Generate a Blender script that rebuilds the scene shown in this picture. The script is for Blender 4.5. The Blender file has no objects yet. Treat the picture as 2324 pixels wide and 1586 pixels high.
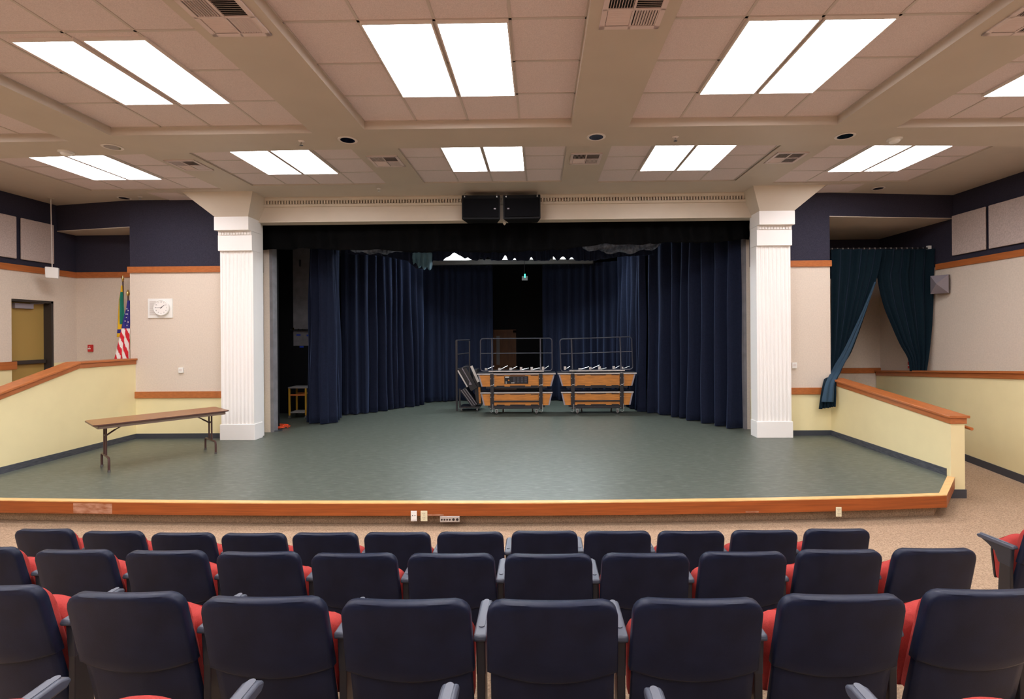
import bpy, bmesh, math, random
from mathutils import Vector, Matrix
random.seed(7)
S = bpy.context.scene
C = bpy.context.scene.collection

# ------------------------------------------------------------------ camera, world, exposure
F, PSI, RHO, CX, CY, H = 1106.0, .0127, -.0075, 1210.0, 757.0, 2.02
cam = bpy.data.objects.new('camera', bpy.data.cameras.new('camera')); C.objects.link(cam)
cam.data.sensor_width = 36; cam.data.lens = 36 * F / 2324
cam.data.shift_x = (1162 - CX) / 2324; cam.data.shift_y = -(793 - CY) / 2324
cam.data.clip_start = .05
cam.matrix_world = Matrix.Translation((0, 0, H)) @ Matrix.Rotation(PSI, 4, 'Z') @ Matrix.Rotation(math.pi / 2, 4, 'X') @ Matrix.Rotation(RHO, 4, 'Z')
S.camera = cam
S.view_settings.view_transform = 'Standard'; S.view_settings.look = 'None'
S.view_settings.gamma = 1; S.view_settings.use_curve_mapping = False
S.view_settings.exposure = 0.90
w = bpy.data.worlds.new('world'); S.world = w; w.use_nodes = True
w.node_tree.nodes['Background'].inputs[0].default_value = (.02, .02, .025, 1)
w.node_tree.nodes['Background'].inputs[1].default_value = .3
S.cycles.max_bounces = 10; S.cycles.diffuse_bounces = 6
LAMP = 9.0            # ceiling fluorescent diffusers
STAGE_LAMP = 58.0     # work lights over the stage

cs, sn = math.cos(PSI), math.sin(PSI); cr, sr = math.cos(RHO), math.sin(RHO)
def ray(px, py):
    x = px - CX; y = py - CY
    x, y = cr * x + sr * y, -sr * x + cr * y
    a = x / F
    return (a * cs - sn, cs + a * sn, -y / F)
def onz(px, py, z):
    r = ray(px, py); t = (z - H) / r[2]; return Vector((r[0] * t, r[1] * t, z))
def ony(px, py, Y):
    r = ray(px, py); t = Y / r[1]; return Vector((r[0] * t, Y, H + r[2] * t))

# ------------------------------------------------------------------ materials
def mat(name, col, rough=.6, metal=0, spec=.4, noise=0, nscale=20, bump=0, bscale=200, emit=0, ecol=None, sheen=0, stretch=None, col2=None):
    m = bpy.data.materials.new(name); m.use_nodes = True
    nt = m.node_tree; b = nt.nodes['Principled BSDF']
    b.inputs['Base Color'].default_value = (*col, 1)
    b.inputs['Roughness'].default_value = rough; b.inputs['Metallic'].default_value = metal
    b.inputs['Specular IOR Level'].default_value = spec
    if sheen:
        b.inputs['Sheen Weight'].default_value = sheen; b.inputs['Sheen Roughness'].default_value = .45
        b.inputs['Sheen Tint'].default_value = (.22, .30, .55, 1)
    if emit:
        b.inputs['Emission Color'].default_value = (*(ecol or col), 1); b.inputs['Emission Strength'].default_value = emit
    if noise or bump:
        tc = nt.nodes.new('ShaderNodeTexCoord'); mp = nt.nodes.new('ShaderNodeMapping')
        nt.links.new(tc.outputs['Object'], mp.inputs[0])
        if stretch: mp.inputs['Scale'].default_value = stretch
    if noise:
        n = nt.nodes.new('ShaderNodeTexNoise'); n.inputs['Scale'].default_value = nscale; n.inputs['Detail'].default_value = 5
        nt.links.new(mp.outputs[0], n.inputs['Vector'])
        r = nt.nodes.new('ShaderNodeValToRGB')
        c2 = col2 or tuple(min(1, c * (1 + noise)) for c in col); c1 = tuple(c * (1 - noise) for c in col)
        r.color_ramp.elements[0].position = .3; r.color_ramp.elements[1].position = .7
        r.color_ramp.elements[0].color = (*c1, 1); r.color_ramp.elements[1].color = (*c2, 1)
        nt.links.new(n.outputs['Fac'], r.inputs[0]); nt.links.new(r.outputs[0], b.inputs['Base Color'])
    if bump:
        n2 = nt.nodes.new('ShaderNodeTexNoise'); n2.inputs['Scale'].default_value = bscale; n2.inputs['Detail'].default_value = 3
        nt.links.new(mp.outputs[0], n2.inputs['Vector'])
        bp = nt.nodes.new('ShaderNodeBump'); bp.inputs['Strength'].default_value = bump; bp.inputs['Distance'].default_value = .01
        nt.links.new(n2.outputs['Fac'], bp.inputs['Height']); nt.links.new(bp.outputs[0], b.inputs['Normal'])
    return m

M = {}
M['white'] = mat('white_paint', (.86, .83, .79), .45)
M['frieze'] = mat('cream_paint', (.60, .52, .42), .6, noise=.03, nscale=3)
M['soffit'] = mat('tan_ceiling_paint', (.53, .465, .39), .55, noise=.03, nscale=2)
M['tile'] = mat('acoustic_tile', (.68, .59, .58), .9, spec=.1, noise=.12, nscale=160, bump=.15, bscale=150)
M['tbar'] = mat('ceiling_tbar', (.54, .48, .44), .5)
M['beige'] = mat('beige_wallcovering', (.68, .585, .485), .85, spec=.15, noise=.05, nscale=40, bump=.2, bscale=120)
M['yellow'] = mat('yellow_wall_paint', (.80, .70, .40), .6, spec=.25, noise=.02, nscale=3)
M['navy'] = mat('navy_wallcovering', (.030, .028, .045), .8, spec=.2, noise=.25, nscale=90, bump=.2, bscale=120)
M['panel'] = mat('acoustic_panel_fabric', (.50, .41, .37), .95, spec=.05, noise=.14, nscale=45, bump=.3, bscale=90)
M['wood'] = mat('cherry_wood', (.42, .13, .035), .35, spec=.5, noise=.16, nscale=4, stretch=(3, .5, 12))
M['woodf'] = mat('stage_fascia_wood', (.30, .072, .014), .4, spec=.4, noise=.22, nscale=3, stretch=(.6, 2, 14))
M['edge'] = mat('stage_edge_wood', (.72, .42, .17), .3, spec=.5, noise=.15, nscale=8, stretch=(1, 6, 6))
M['base'] = mat('charcoal_vinyl_base', (.045, .05, .062), .45)
M['scuffed'] = mat('scuffed_vinyl_base', (.045, .05, .062), .45, noise=.1, nscale=9, stretch=(1, 1, 5), col2=(.09, .095, .11))
M['black'] = mat('black_paint', (.006, .006, .007), .7, spec=.15)
M['blackmetal'] = mat('black_metal', (.016, .015, .018), .35, spec=.5)
M['railmetal'] = mat('dark_grey_steel_tube', (.07, .07, .085), .3, spec=.5, metal=.4)
M['greywall'] = mat('dark_grey_wall_tone', (.20, .19, .20), .6, noise=.15, nscale=6)
M['carpet'] = mat('tan_carpet', (.36, .25, .165), .95, spec=.05, noise=.33, nscale=70, bump=.5, bscale=120)
M['deck'] = mat('stage_linoleum', (.080, .092, .073), .41, spec=.6, noise=.28, nscale=14, bump=.012, bscale=25, stretch=(.5, 3, 1))
M['seat'] = mat('navy_plastic', (.0085, .0115, .027), .40, spec=.2, noise=.2, nscale=12, bump=.05, bscale=260)
M['arm'] = mat('slate_plastic', (.055, .062, .085), .38, spec=.5)
M['support'] = mat('dark_slate_support', (.022, .023, .03), .4, spec=.5)
M['armcap'] = mat('slate_plastic_inset', (.075, .082, .105), .45, spec=.5)
M['red'] = mat('red_upholstery', (.33, .038, .032), .85, spec=.15, noise=.1, nscale=150, bump=.15, bscale=300)
M['pan'] = mat('black_plastic_pan', (.012, .012, .014), .5)
M['curtain'] = mat('navy_velour', (.009, .012, .027), .85, spec=.1, sheen=.42, noise=.15, nscale=30)
M['blackcurtain'] = mat('black_velour', (.001, .001, .0012), .9, spec=.1)
M['teal'] = mat('teal_velour', (.0035, .012, .019), .8, spec=.1, sheen=.2, noise=.15, nscale=30)
M['lamp'] = mat('fluorescent_diffuser', (.9, .9, .9), .4, emit=LAMP, ecol=(1, .985, 1.03))
M['slamp'] = mat('stage_fluorescent_diffuser', (.9, .9, .9), .4, emit=STAGE_LAMP, ecol=(.80, .92, 1))
M['frame'] = mat('white_enamel', (.72, .66, .62), .4)
M['vent'] = mat('vent_enamel', (.66, .56, .54), .45)
M['dark'] = mat('dark_void', (.01, .01, .01), .9)
M['chrome'] = mat('polished_reflector', (.30, .26, .24), .08, metal=1)
M['steel'] = mat('bright_steel', (.6, .6, .6), .3, metal=1)
M['alu'] = mat('aluminium_edging', (.62, .6, .58), .35, metal=.6)
M['plastic'] = mat('white_plastic', (.80, .79, .75), .4)
M['ivory'] = mat('ivory_plastic', (.72, .66, .45), .4)
M['tabletop'] = mat('walnut_laminate', (.26, .115, .045), .3, noise=.15, nscale=5, stretch=(2, 14, 2))
M['brown'] = mat('brown_steel', (.075, .035, .03), .35)
M['apron'] = mat('taupe_steel', (.17, .12, .09), .4)
M['ply'] = mat('birch_plywood', (.50, .19, .035), .5, noise=.25, nscale=4, stretch=(1, 1, 9))
M['doory'] = mat('ochre_door_paint', (.40, .26, .075), .45)
M['doorframe'] = mat('dark_frame_paint', (.035, .028, .025), .4)
M['doorwood'] = mat('brown_door_wood', (.15, .055, .014), .5, noise=.2, nscale=4, stretch=(6, 1, .6))
M['redp'] = mat('red_plastic', (.55, .02, .02), .35)
M['yellowmetal'] = mat('yellow_steel', (.42, .23, .02), .45)
M['greytop'] = mat('grey_laminate', (.22, .2, .19), .5)
M['orange'] = mat('orange_cord_jacket', (.85, .10, .03), .45)
M['blue'] = mat('blue_tape', (.02, .06, .5), .4)
M['gold'] = mat('gold_finial', (.75, .55, .2), .2, metal=1)
M['fgreen'] = mat('green_flag_cloth', (.01, .20, .13), .8)
M['fyellow'] = mat('yellow_fringe', (.80, .48, .02), .9)
M['fred'] = mat('red_flag_cloth', (.62, .015, .03), .8)
M['fwhite'] = mat('white_flag_cloth', (.85, .80, .76), .8)
M['fblue'] = mat('blue_flag_cloth', (.035, .03, .22), .8)
M['green_led'] = mat('green_led', (.0, .6, .2), .4, emit=6, ecol=(.02, 1, .3))
M['grille'] = mat('speaker_grille', (.004, .004, .005), .9, spec=.08, bump=.3, bscale=600)
M['mauve'] = mat('grey_speaker_paint', (.27, .24, .27), .5)
M['umber'] = mat('umber_speaker_paint', (.10, .075, .065), .6)
M['rubber'] = mat('grey_rubber', (.10, .09, .085), .6)
M['paint'] = mat('paint_chip', (.75, .75, .72), .7)
M['screen'] = mat('grey_screen_case', (.12, .12, .115), .5)
M['label'] = mat('black_label', (.01, .01, .012), .35)

def streaks(m, col, amt, scale, stretch):
    """fine pale streaks of wear over a finished material"""
    nt = m.node_tree; b = nt.nodes['Principled BSDF']; src = b.inputs['Base Color'].links[0].from_socket
    tc = nt.nodes.new('ShaderNodeTexCoord'); mp = nt.nodes.new('ShaderNodeMapping'); mp.inputs['Scale'].default_value = stretch
    n = nt.nodes.new('ShaderNodeTexNoise'); n.inputs['Scale'].default_value = scale; n.inputs['Detail'].default_value = 8; n.inputs['Roughness'].default_value = .7
    r = nt.nodes.new('ShaderNodeValToRGB'); r.color_ramp.elements[0].position = .5; r.color_ramp.elements[1].position = .72
    mx = nt.nodes.new('ShaderNodeMix'); mx.data_type = 'RGBA'; mx.inputs['B'].default_value = (*col, 1)
    mu = nt.nodes.new('ShaderNodeMath'); mu.operation = 'MULTIPLY'; mu.inputs[1].default_value = amt
    nt.links.new(tc.outputs['Object'], mp.inputs[0]); nt.links.new(mp.outputs[0], n.inputs['Vector']); nt.links.new(n.outputs['Fac'], r.inputs[0])
    nt.links.new(r.outputs[0], mu.inputs[0]); nt.links.new(mu.outputs[0], mx.inputs['Factor'])
    nt.links.new(src, mx.inputs['A']); nt.links.new(mx.outputs['Result'], b.inputs['Base Color'])
streaks(M['deck'], (.22, .24, .21), .6, 6, (1.0, 4.5, 1))

# ------------------------------------------------------------------ mesh helpers
class MB:
    def __init__(s): s.v = []; s.f = []; s.mi = []
    def add(s, vs, fs, mi=0):
        o = len(s.v); s.v += [tuple(v) for v in vs]; s.f += [tuple(i + o for i in f) for f in fs]; s.mi += [mi] * len(fs); return s
    def box(s, x0, x1, y0, y1, z0, z1, mi=0):
        return s.add([(x0, y0, z0), (x1, y0, z0), (x1, y1, z0), (x0, y1, z0), (x0, y0, z1), (x1, y0, z1), (x1, y1, z1), (x0, y1, z1)],
                     [(0, 3, 2, 1), (4, 5, 6, 7), (0, 1, 5, 4), (1, 2, 6, 5), (2, 3, 7, 6), (3, 0, 4, 7)], mi)
    def prism(s, poly, axis, a0, a1, mi=0):
        def P(p, a):
            return {'x': (a, p[0], p[1]), 'y': (p[0], a, p[1]), 'z': (p[0], p[1], a)}[axis]
        n = len(poly)
        vs = [P(p, a0) for p in poly] + [P(p, a1) for p in poly]
        fs = [tuple(range(n)), tuple(range(2 * n - 1, n - 1, -1))] + [(i, (i + 1) % n, n + (i + 1) % n, n + i) for i in range(n)]
        return s.add(vs, fs, mi)
    def quad(s, a, b, c, d, mi=0): return s.add([a, b, c, d], [(0, 1, 2, 3)], mi)
    def hexa(s, lo, hi, mi=0):
        return s.add(list(lo) + list(hi), [(0, 3, 2, 1), (4, 5, 6, 7), (0, 1, 5, 4), (1, 2, 6, 5), (2, 3, 7, 6), (3, 0, 4, 7)], mi)
    def tube(s, pts, r, n=8, mi=0, caps=True):
        pts = [Vector(p) for p in pts]; rings = []
        up = None
        for i, p in enumerate(pts):
            a = pts[max(0, i - 1)]; b = pts[min(len(pts) - 1, i + 1)]
            t = (b - a).normalized()
            if up is None:
                up = Vector((0, 0, 1)) if abs(t.z) < .9 else Vector((1, 0, 0))
            u = (up - t * up.dot(t)).normalized(); up = u; w_ = t.cross(u)
            rr = r[i] if isinstance(r, (list, tuple)) else r
            rings.append([p + (u * math.cos(2 * math.pi * k / n) + w_ * math.sin(2 * math.pi * k / n)) * rr for k in range(n)])
        vs = [v for rg in rings for v in rg]; fs = []
        for i in range(len(pts) - 1):
            for k in range(n):
                fs.append((i * n + k, i * n + (k + 1) % n, (i + 1) * n + (k + 1) % n, (i + 1) * n + k))
        if caps: fs += [tuple(range(n - 1, -1, -1)), tuple((len(pts) - 1) * n + k for k in range(n))]
        return s.add(vs, fs, mi)
    def lathe(s, prof, c=(0, 0, 0), n=20, axis='z', mi=0, caps=True):
        vs = []; fs = []
        for r, z in prof:
            for k in range(n):
                a = 2 * math.pi * k / n; x, y = r * math.cos(a), r * math.sin(a)
                p = {'z': (x, y, z), 'y': (x, z, y), 'x': (z, x, y)}[axis]
                vs.append((p[0] + c[0], p[1] + c[1], p[2] + c[2]))
        for i in range(len(prof) - 1):
            for k in range(n):
                fs.append((i * n + k, i * n + (k + 1) % n, (i + 1) * n + (k + 1) % n, (i + 1) * n + k))
        if caps: fs += [tuple(range(n - 1, -1, -1)), tuple((len(prof) - 1) * n + k for k in range(n))]
        return s.add(vs, fs, mi)
    def grid(s, fn, nu, nv, mi=0):
        vs = [fn(i / nu, j / nv) for j in range(nv + 1) for i in range(nu + 1)]
        fs = [(j * (nu + 1) + i, j * (nu + 1) + i + 1, (j + 1) * (nu + 1) + i + 1, (j + 1) * (nu + 1) + i) for j in range(nv) for i in range(nu)]
        s.add(vs, fs, mi if isinstance(mi, int) else 0)
        if not isinstance(mi, int):
            k = len(s.mi) - len(fs)
            for j in range(nv):
                for i in range(nu): s.mi[k] = mi((i + .5) / nu, (j + .5) / nv); k += 1
        return s

def obj(name, mb, m, parent=None, smooth=False, bevel=0, solid=0, recalc=True):
    me = bpy.data.meshes.new(name); me.from_pydata(mb.v, [], mb.f)
    mats = m if isinstance(m, (list, tuple)) else [m]
    for x in mats: me.materials.append(x)
    for p, i in zip(me.polygons, mb.mi): p.material_index = i
    if recalc:
        bm = bmesh.new(); bm.from_mesh(me); bmesh.ops.recalc_face_normals(bm, faces=bm.faces); bm.to_mesh(me); bm.free()
    if smooth:
        for p in me.polygons: p.use_smooth = True
        if smooth != 'all': me.set_sharp_from_angle(angle=math.radians(40))
    o = bpy.data.objects.new(name, me); C.objects.link(o)
    if parent: o.parent = parent
    if bevel:
        b = o.modifiers.new('bevel', 'BEVEL'); b.width = bevel; b.segments = 2; b.limit_method = 'ANGLE'; b.angle_limit = math.radians(40)
    if solid:
        b = o.modifiers.new('solid', 'SOLIDIFY'); b.thickness = solid
    return o
def tag(o, label, cat, group=None):
    o['label'] = label; o['category'] = cat
    if group: o['group'] = group
    return o
def thing(name, label, cat, loc=(0, 0, 0), rz=0, group=None):
    o = bpy.data.objects.new(name, None); C.objects.link(o); o.empty_display_size = .1
    o.location = loc; o.rotation_euler = (0, 0, rz); return tag(o, label, cat, group)
def struct(name, mb, m, parent=None, **k):
    o = obj(name, mb, m, parent, **k)
    if not parent: o['kind'] = 'structure'
    return o
def dup(root, label, loc=None, rz=None, group=None):
    r = root.copy(); C.objects.link(r); r['label'] = label
    if loc is not None: r.location = loc
    if rz is not None: r.rotation_euler = (0, 0, rz)
    if group: r['group'] = group
    for ch in list(root.children):
        c = ch.copy(); C.objects.link(c); c.parent = r
        for g in list(ch.children):
            d = g.copy(); C.objects.link(d); d.parent = c
    return r
def rrect(w_, h, r, n=5, cx=0, cy=0):
    pts = []
    for sx, sy, a0 in ((1, 1, 0), (-1, 1, 90), (-1, -1, 180), (1, -1, 270)):
        for k in range(n + 1):
            a = math.radians(a0 + 90 * k / n)
            pts.append((cx + sx * (w_ / 2 - r) + r * math.cos(a), cy + sy * (h / 2 - r) + r * math.sin(a)))
    return pts
def ordinal(n): return ['first', 'second', 'third', 'fourth', 'fifth', 'sixth', 'seventh', 'eighth', 'ninth', 'tenth', 'eleventh', 'twelfth', 'thirteenth'][n]

# ------------------------------------------------------------------ large structure
XL, XR, YB, YW = -9.88, 8.27, -6.0, 9.55          # side walls, rear wall, wall beside the columns
FL = -.29                                          # auditorium floor (stage deck = 0)
# floor: flat in front of the stage, then stepped tiers up to the rear
mb = MB()
mb.box(XL - .3, XR + .3, 3.25, 12.2, FL - .1, FL)
prev = FL
tiers = [(3.25, -.07), (2.40, .16), (1.53, .39), (.68, .62)]
for k, (y, z) in enumerate(tiers):
    y1 = tiers[k + 1][0] if k + 1 < len(tiers) else YB
    mb.box(XL - .3, XR + .3, y1, y, FL - .1, z)
struct('floor', mb, M['carpet'])

# stage deck
front = [(-8.0, 6.13), (-6.77, 6.01), (-5, 5.93), (-3.25, 5.875), (-.34, 5.85), (1.4, 5.88), (2.84, 5.93), (4.0, 6.0), (4.96, 6.08), (5.66, 6.80)]
poly = front + [(5.66, 9.6), (7.0, 9.6), (7.0, 17.6), (-9.2, 17.6), (-9.2, 10.35), (-8.0, 10.35)]
mb = MB().prism(poly, 'z', -.14, 0.0)
deck = struct('floor_stage', mb, M['deck'])
def offs(path, d):
    out = []
    for i, p in enumerate(path):
        a = Vector(path[max(0, i - 1)]); b = Vector(path[min(len(path) - 1, i + 1)]); t = (b - a).normalized()
        out.append((p[0] + t.y * d, p[1] - t.x * d))
    return out
def strip(path, d0, d1, z0, z1):
    mb = MB(); a = offs(path, d0); b = offs(path, d1)
    for i in range(len(path) - 1):
        lo = [(*a[i], z0), (*a[i + 1], z0), (*b[i + 1], z0), (*b[i], z0)]
        hi = [(x, y, z1) for x, y, _ in lo]
        mb.hexa(lo, hi)
    return mb
ff = front
struct('trim_1', strip(ff, .0, .045, -.15, -.006), M['woodf'], smooth=False)
struct('trim_2', strip(ff, -.035, .047, -.006, .006), M['edge'])
struct('wall_riser', strip(ff, -.12, -.09, FL - .02, -.15), M['carpet'])

# --- walls
def rail_box(name, x0, x1, y0, y1, z0, z1):
    return struct(name, MB().box(x0, x1, y0, y1, z0, z1), M['wood'], bevel=.006)
ZR0, ZR1 = 3.28, 3.40
# left wall with the door opening
DY0, DY1, DZ = 9.0, 9.80, 2.75
def wall_pieces(x0, x1, zs):
    mb = MB()
    z0, z1 = zs
    segs = [(YB, DY0), (DY1, 10.5)]
    for a, b in segs: mb.box(x0, x1, a, b, z0, z1)
    if z1 > DZ: mb.box(x0, x1, DY0, DY1, max(z0, DZ), z1)
    return mb
T = .3
struct('wall_left', wall_pieces(XL - T, XL, (1.5, ZR0 + .06)), M['beige'])
struct('wall_left_lower', wall_pieces(XL - T, XL, (FL, 1.5)), M['yellow'])
struct('wall_left_upper', MB().box(XL - T, XL, YB, 10.5, ZR0 + .06, 4.8), M['navy'])
struct('trim_3', MB().box(XL - .002, XL + .03, YB, 10.28, ZR0, ZR1), M['wood'], bevel=.006)
struct('trim_4', MB().box(XL - .002, XL + .03, 3, DY0 + .07, 1.42, 1.57), M['wood'], bevel=.006)
# right wall
struct('wall_right', MB().box(XR, XR + T, YB, 12.1, FL, ZR0 + .06), M['beige'])
struct('wall_right_upper', MB().box(XR, XR + T, YB, 12.1, ZR0 + .06, 4.8), M['navy'])
struct('trim_5', MB().box(XR - .03, XR + .002, YB, 10.24, ZR0, ZR1), M['wood'], bevel=.006)
# rear wall behind the seats
struct('wall_rear', MB().box(XL - T, XR + T, YB - .3, YB, FL, 4.8), M['beige'])
# wall left of the stage, its recess and header
LX0, LX1 = -8.10, -5.80
mb = MB().box(LX0, LX1, YW, 10.28, FL, .86)
struct('wall_stage_left_lower', mb, M['yellow'])
struct('wall_stage_left', MB().box(LX0, LX1, YW, 10.28, .86, ZR0 + .06), M['beige'])
mb = MB().box(LX0, LX1, YW, 10.28, ZR0 + .06, 4.8)
mb.prism([(XL, 9.87), (LX0, YW), (LX0, 10.28), (XL, 10.28)], 'z', 4.20, 4.8)
struct('wall_stage_left_upper', mb, M['navy'])
struct('wall_recess_left', MB().box(XL - T, LX0 + .4, 10.28, 10.5, FL, ZR0 + .06), M['beige'])
struct('wall_recess_left_upper', MB().box(XL - T, LX0 + .4, 10.28, 10.5, ZR0 + .06, 4.8), M['navy'])
struct('ceiling_recess_left', MB().prism([(XL, 9.872), (LX0, YW + .002), (LX0, 10.28), (XL, 10.28)], 'z', 4.185, 4.20), M['soffit'])
rail_box('trim_6', XL, LX0 + .02, 10.25, 10.282, ZR0, ZR1)
rail_box('trim_7', LX0 - .03, LX1, YW - .035, YW + .002, ZR0, ZR1)
rail_box('trim_8', LX0, LX1, YW - .03, YW + .002, .80, .93)
struct('baseboard_left', MB().box(LX0 + .05, LX1, YW - .012, YW + .002, 0, .10), M['base'])
# wall right of the stage with the curtained recess
RX0, RX1 = 4.3, 5.66
struct('wall_stage_right_lower', MB().box(RX0, RX1, YW, 10.0, FL, .86), M['yellow'])
struct('wall_stage_right', MB().box(RX0, RX1, YW, 10.0, .86, ZR0 + .06), M['beige'])
mb = MB().box(RX0, RX1, YW, 10.0, ZR0 + .06, 4.8)
mb.prism([(RX1, YW), (XR, 9.83), (XR, 10.0), (RX1, 10.0)], 'z', 4.265, 4.8)
struct('wall_stage_right_upper', mb, M['navy'])
struct('wall_recess_right', MB().box(RX1, XR + T, 11.94, 12.15, FL, 3.3), M['beige'])
struct('wall_recess_right_upper', MB().box(RX1, XR + T, 11.94, 12.15, 3.3, 4.8), M['navy'])
struct('wall_recess_side', MB().box(RX1 - .2, RX1, 10.0, 12.15, FL, 4.8), M['navy'])
struct('ceiling_recess_right', MB().prism([(RX1, YW + .002), (XR, 9.832), (XR, 11.94), (RX1, 11.94)], 'z', 4.25, 4.265), M['soffit'])
rail_box('trim_9', RX0, RX1 + .02, YW - .035, YW + .002, ZR0, ZR1)
rail_box('trim_10', RX0, RX1, YW - .03, YW + .002, .80, .93)
rail_box('trim_11', RX1, XR, 11.91, 11.942, 1.0, 1.13)
struct('baseboard_right', MB().box(RX0, RX1, YW - .012, YW + .002, 0, .10), M['base'])

# proscenium frieze with dentil moulding
OX0, OX1, OZ = -5.55, 4.22, 4.25
mb = MB().box(OX0 - .1, OX1 + .1, YW + .02, YW + .25, OZ, 4.8)
struct('wall_frieze', mb, M['frieze'])
mb = MB()
mb.prism([(YW + .02, 4.55), (YW - .02, 4.555), (YW - .04, 4.585), (YW - .04, 4.595), (YW + .02, 4.60)], 'x', OX0, OX1)
mb.prism([(YW + .02, 4.66), (YW - .05, 4.665), (YW - .09, 4.70), (YW - .09, 4.72), (YW + .02, 4.72)], 'x', OX0, OX1)
n = 176
for k in range(n):
    x = OX0 + (k + .5) * (OX1 - OX0) / n
    mb.box(x - .014, x + .014, YW - .055, YW + .02, 4.598, 4.662)
mb.box(OX0, OX1, YW - .005, YW + .02, OZ, OZ + .03)
struct('trim_12', mb, M['frieze'])

# ------------------------------------------------------------------ ceiling
Z1S, Z1T, Z2S, Z2T = 4.44, 4.54, 4.72, 4.742
cof = [(-8.24, 5.95), (-5.14, 5.80), (-2.045, 5.72), (1.065, 5.745), (4.27, 5.86)]   # left edge, far edge
CW = 2.44
def beamfar(x):
    return 6.31 + .0042 * (x + .6) ** 2
mb = MB()
def sof(x0, x1, y0a, y0b, z):
    n = 4
    for k in range(n):
        a = x0 + (x1 - x0) * k / n; b = x0 + (x1 - x0) * (k + 1) / n
        mb.hexa([(a, y0a, z), (b, y0a, z), (b, beamfar(b) if y0b is None else y0b, z), (a, beamfar(a) if y0b is None else y0b, z)],
                [(a, y0a, z + .45), (b, y0a, z + .45), (b, beamfar(b) if y0b is None else y0b, z + .45), (a, beamfar(a) if y0b is None else y0b, z + .45)])
edges = [XL] + [e for x, _ in cof for e in (x, x + CW)] + [XR]
for i in range(0, len(edges), 2): sof(edges[i], edges[i + 1], YB, None, Z1S)           # beams running towards the stage
for x, yf in cof:
    sof(x, x + CW, yf, None, Z1S)                                                       # cross beam
    sof(x, x + CW, .24, yf - 4.88, Z1S)
    sof(x, x + CW, YB, yf - 4.88 - .6 - 4.88, Z1S)
struct('ceiling', mb, M['soffit'])
mb = MB(); bars = MB()
def tiles(x0, yf, rows, z):
    mb.box(x0 - .01, x0 + CW + .01, yf - rows * .61, yf + .01, z, z + .03)
    for k in range(5): bars.box(x0 + k * .61 - .012, x0 + k * .61 + .012, yf - rows * .61, yf, z - .006, z + .001)
    for k in range(rows + 1): bars.box(x0, x0 + CW, yf - k * .61 - .012, yf - k * .61 + .012, z - .006, z + .001)
for x, yf in cof:
    tiles(x, yf, 8, Z1T); tiles(x, yf - 5.48, 8, Z1T)
cof2 = [(-8.26, 8.90, 2.43), (-5.145, 8.715, 2.43), (-2.034, 8.68, 2.45), (1.06, 8.755, 2.465), (4.25, 8.91, 2.44)]
for x, yf, wd in cof2: tiles(x, yf, 4, Z2T)
struct('ceiling_tiles', mb, M['tile']); struct('ceiling_grid', bars, M['tbar'])
# far ceiling over the stage apron, with shallow openings for the tile fields
mb = MB()
xs = [XL] + [e for x, _, wd in cof2 for e in (x, x + wd)] + [XR]
for i in range(0, len(xs), 2): mb.box(xs[i], xs[i + 1], 6.2, 10.0, Z2S, Z2S + .02)
for x, yf, wd in cof2:
    mb.box(x, x + wd, yf, 10.0, Z2S, Z2S + .02); mb.box(x, x + wd, 6.2, yf - 2.44, Z2S, Z2S + .02)
mb.box(XL - .3, XR + .3, YB - .3, 18, 4.9, 5.0)
struct('ceiling_far', mb, M['soffit'])
# small tile panels beside the column brackets
mb = MB()
for a, b, c, d in (((334, 437), (400, 437), (450, 453), (396, 457)), ((1878, 419), (1962, 417), (1925, 435), (1850, 437))):
    q = [onz(*p, Z2S) for p in (a, b, c, d)]
    mb.hexa([(p.x, p.y, Z2S - .006) for p in q], [(p.x, p.y, Z2S) for p in q])
struct('ceiling_panels', mb, M['tile'])

# ------------------------------------------------------------------ ceiling lights
def light_proto():
    t = thing('ceiling_light', 'x', 'ceiling light')
    wd, ln, hh = .278, .597, .03
    fr = MB()
    for x0, x1, y0, y1 in ((-wd - .014, -wd, -ln - .014, ln + .014), (wd, wd + .014, -ln - .014, ln + .014), (-wd, wd, -ln - .014, -ln), (-wd, wd, ln, ln + .014)):
        fr.box(x0, x1, y0, y1, -hh, 0)
    obj('light_frame', fr, M['frame'], t)
    d = MB().box(-wd, wd, -ln, ln, -hh + .004, -.008)
    obj('diffuser', d, M['lamp'], t)
    return t
LP = None
nm = ['leftmost', 'second', 'third', 'fourth', 'fifth']
def put_light(x, y, z, label, group=None, sc=(1, 1, 1)):
    global LP
    if LP is None:
        LP = light_proto(); LP.location = (x, y, z); LP['label'] = label
        if group: LP['group'] = group
    else:
        o = dup(LP, label, (x, y, z), group=group)
        o.scale = sc
for i, (x, yf) in enumerate(cof):
    for s_, sd in ((.915, 'left'), (1.525, 'right')):
        if i in (1, 2, 3):
            fx = (.055 if i == 1 else 0)
            put_light(x + s_ + fx, 4.62 if i == 1 else yf - 1.22, Z1T, sc=(.93, .94, 1) if i == 1 else (1, 1, 1), label= f'lit fluorescent panel, {sd} of the pair in the {["", "left", "middle", "right"][i]} large ceiling bay nearest the seats')
        elif i == 4 and sd == 'left':
            put_light(x + s_ - .15, yf - 1.20, Z1T, 'lit fluorescent panel cut off by the right edge of the photo, above the right wall')
        else:
            put_light(x + s_, yf - 1.22, Z1T, 'lit fluorescent ceiling panel outside the picture', 'ceiling panels out of view')
        for yy in (yf - 3.66, yf - 5.48 - 1.22, yf - 5.48 - 3.66):
            put_light(x + s_, yy, Z1T, 'lit fluorescent ceiling panel outside the picture', 'ceiling panels out of view')
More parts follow.
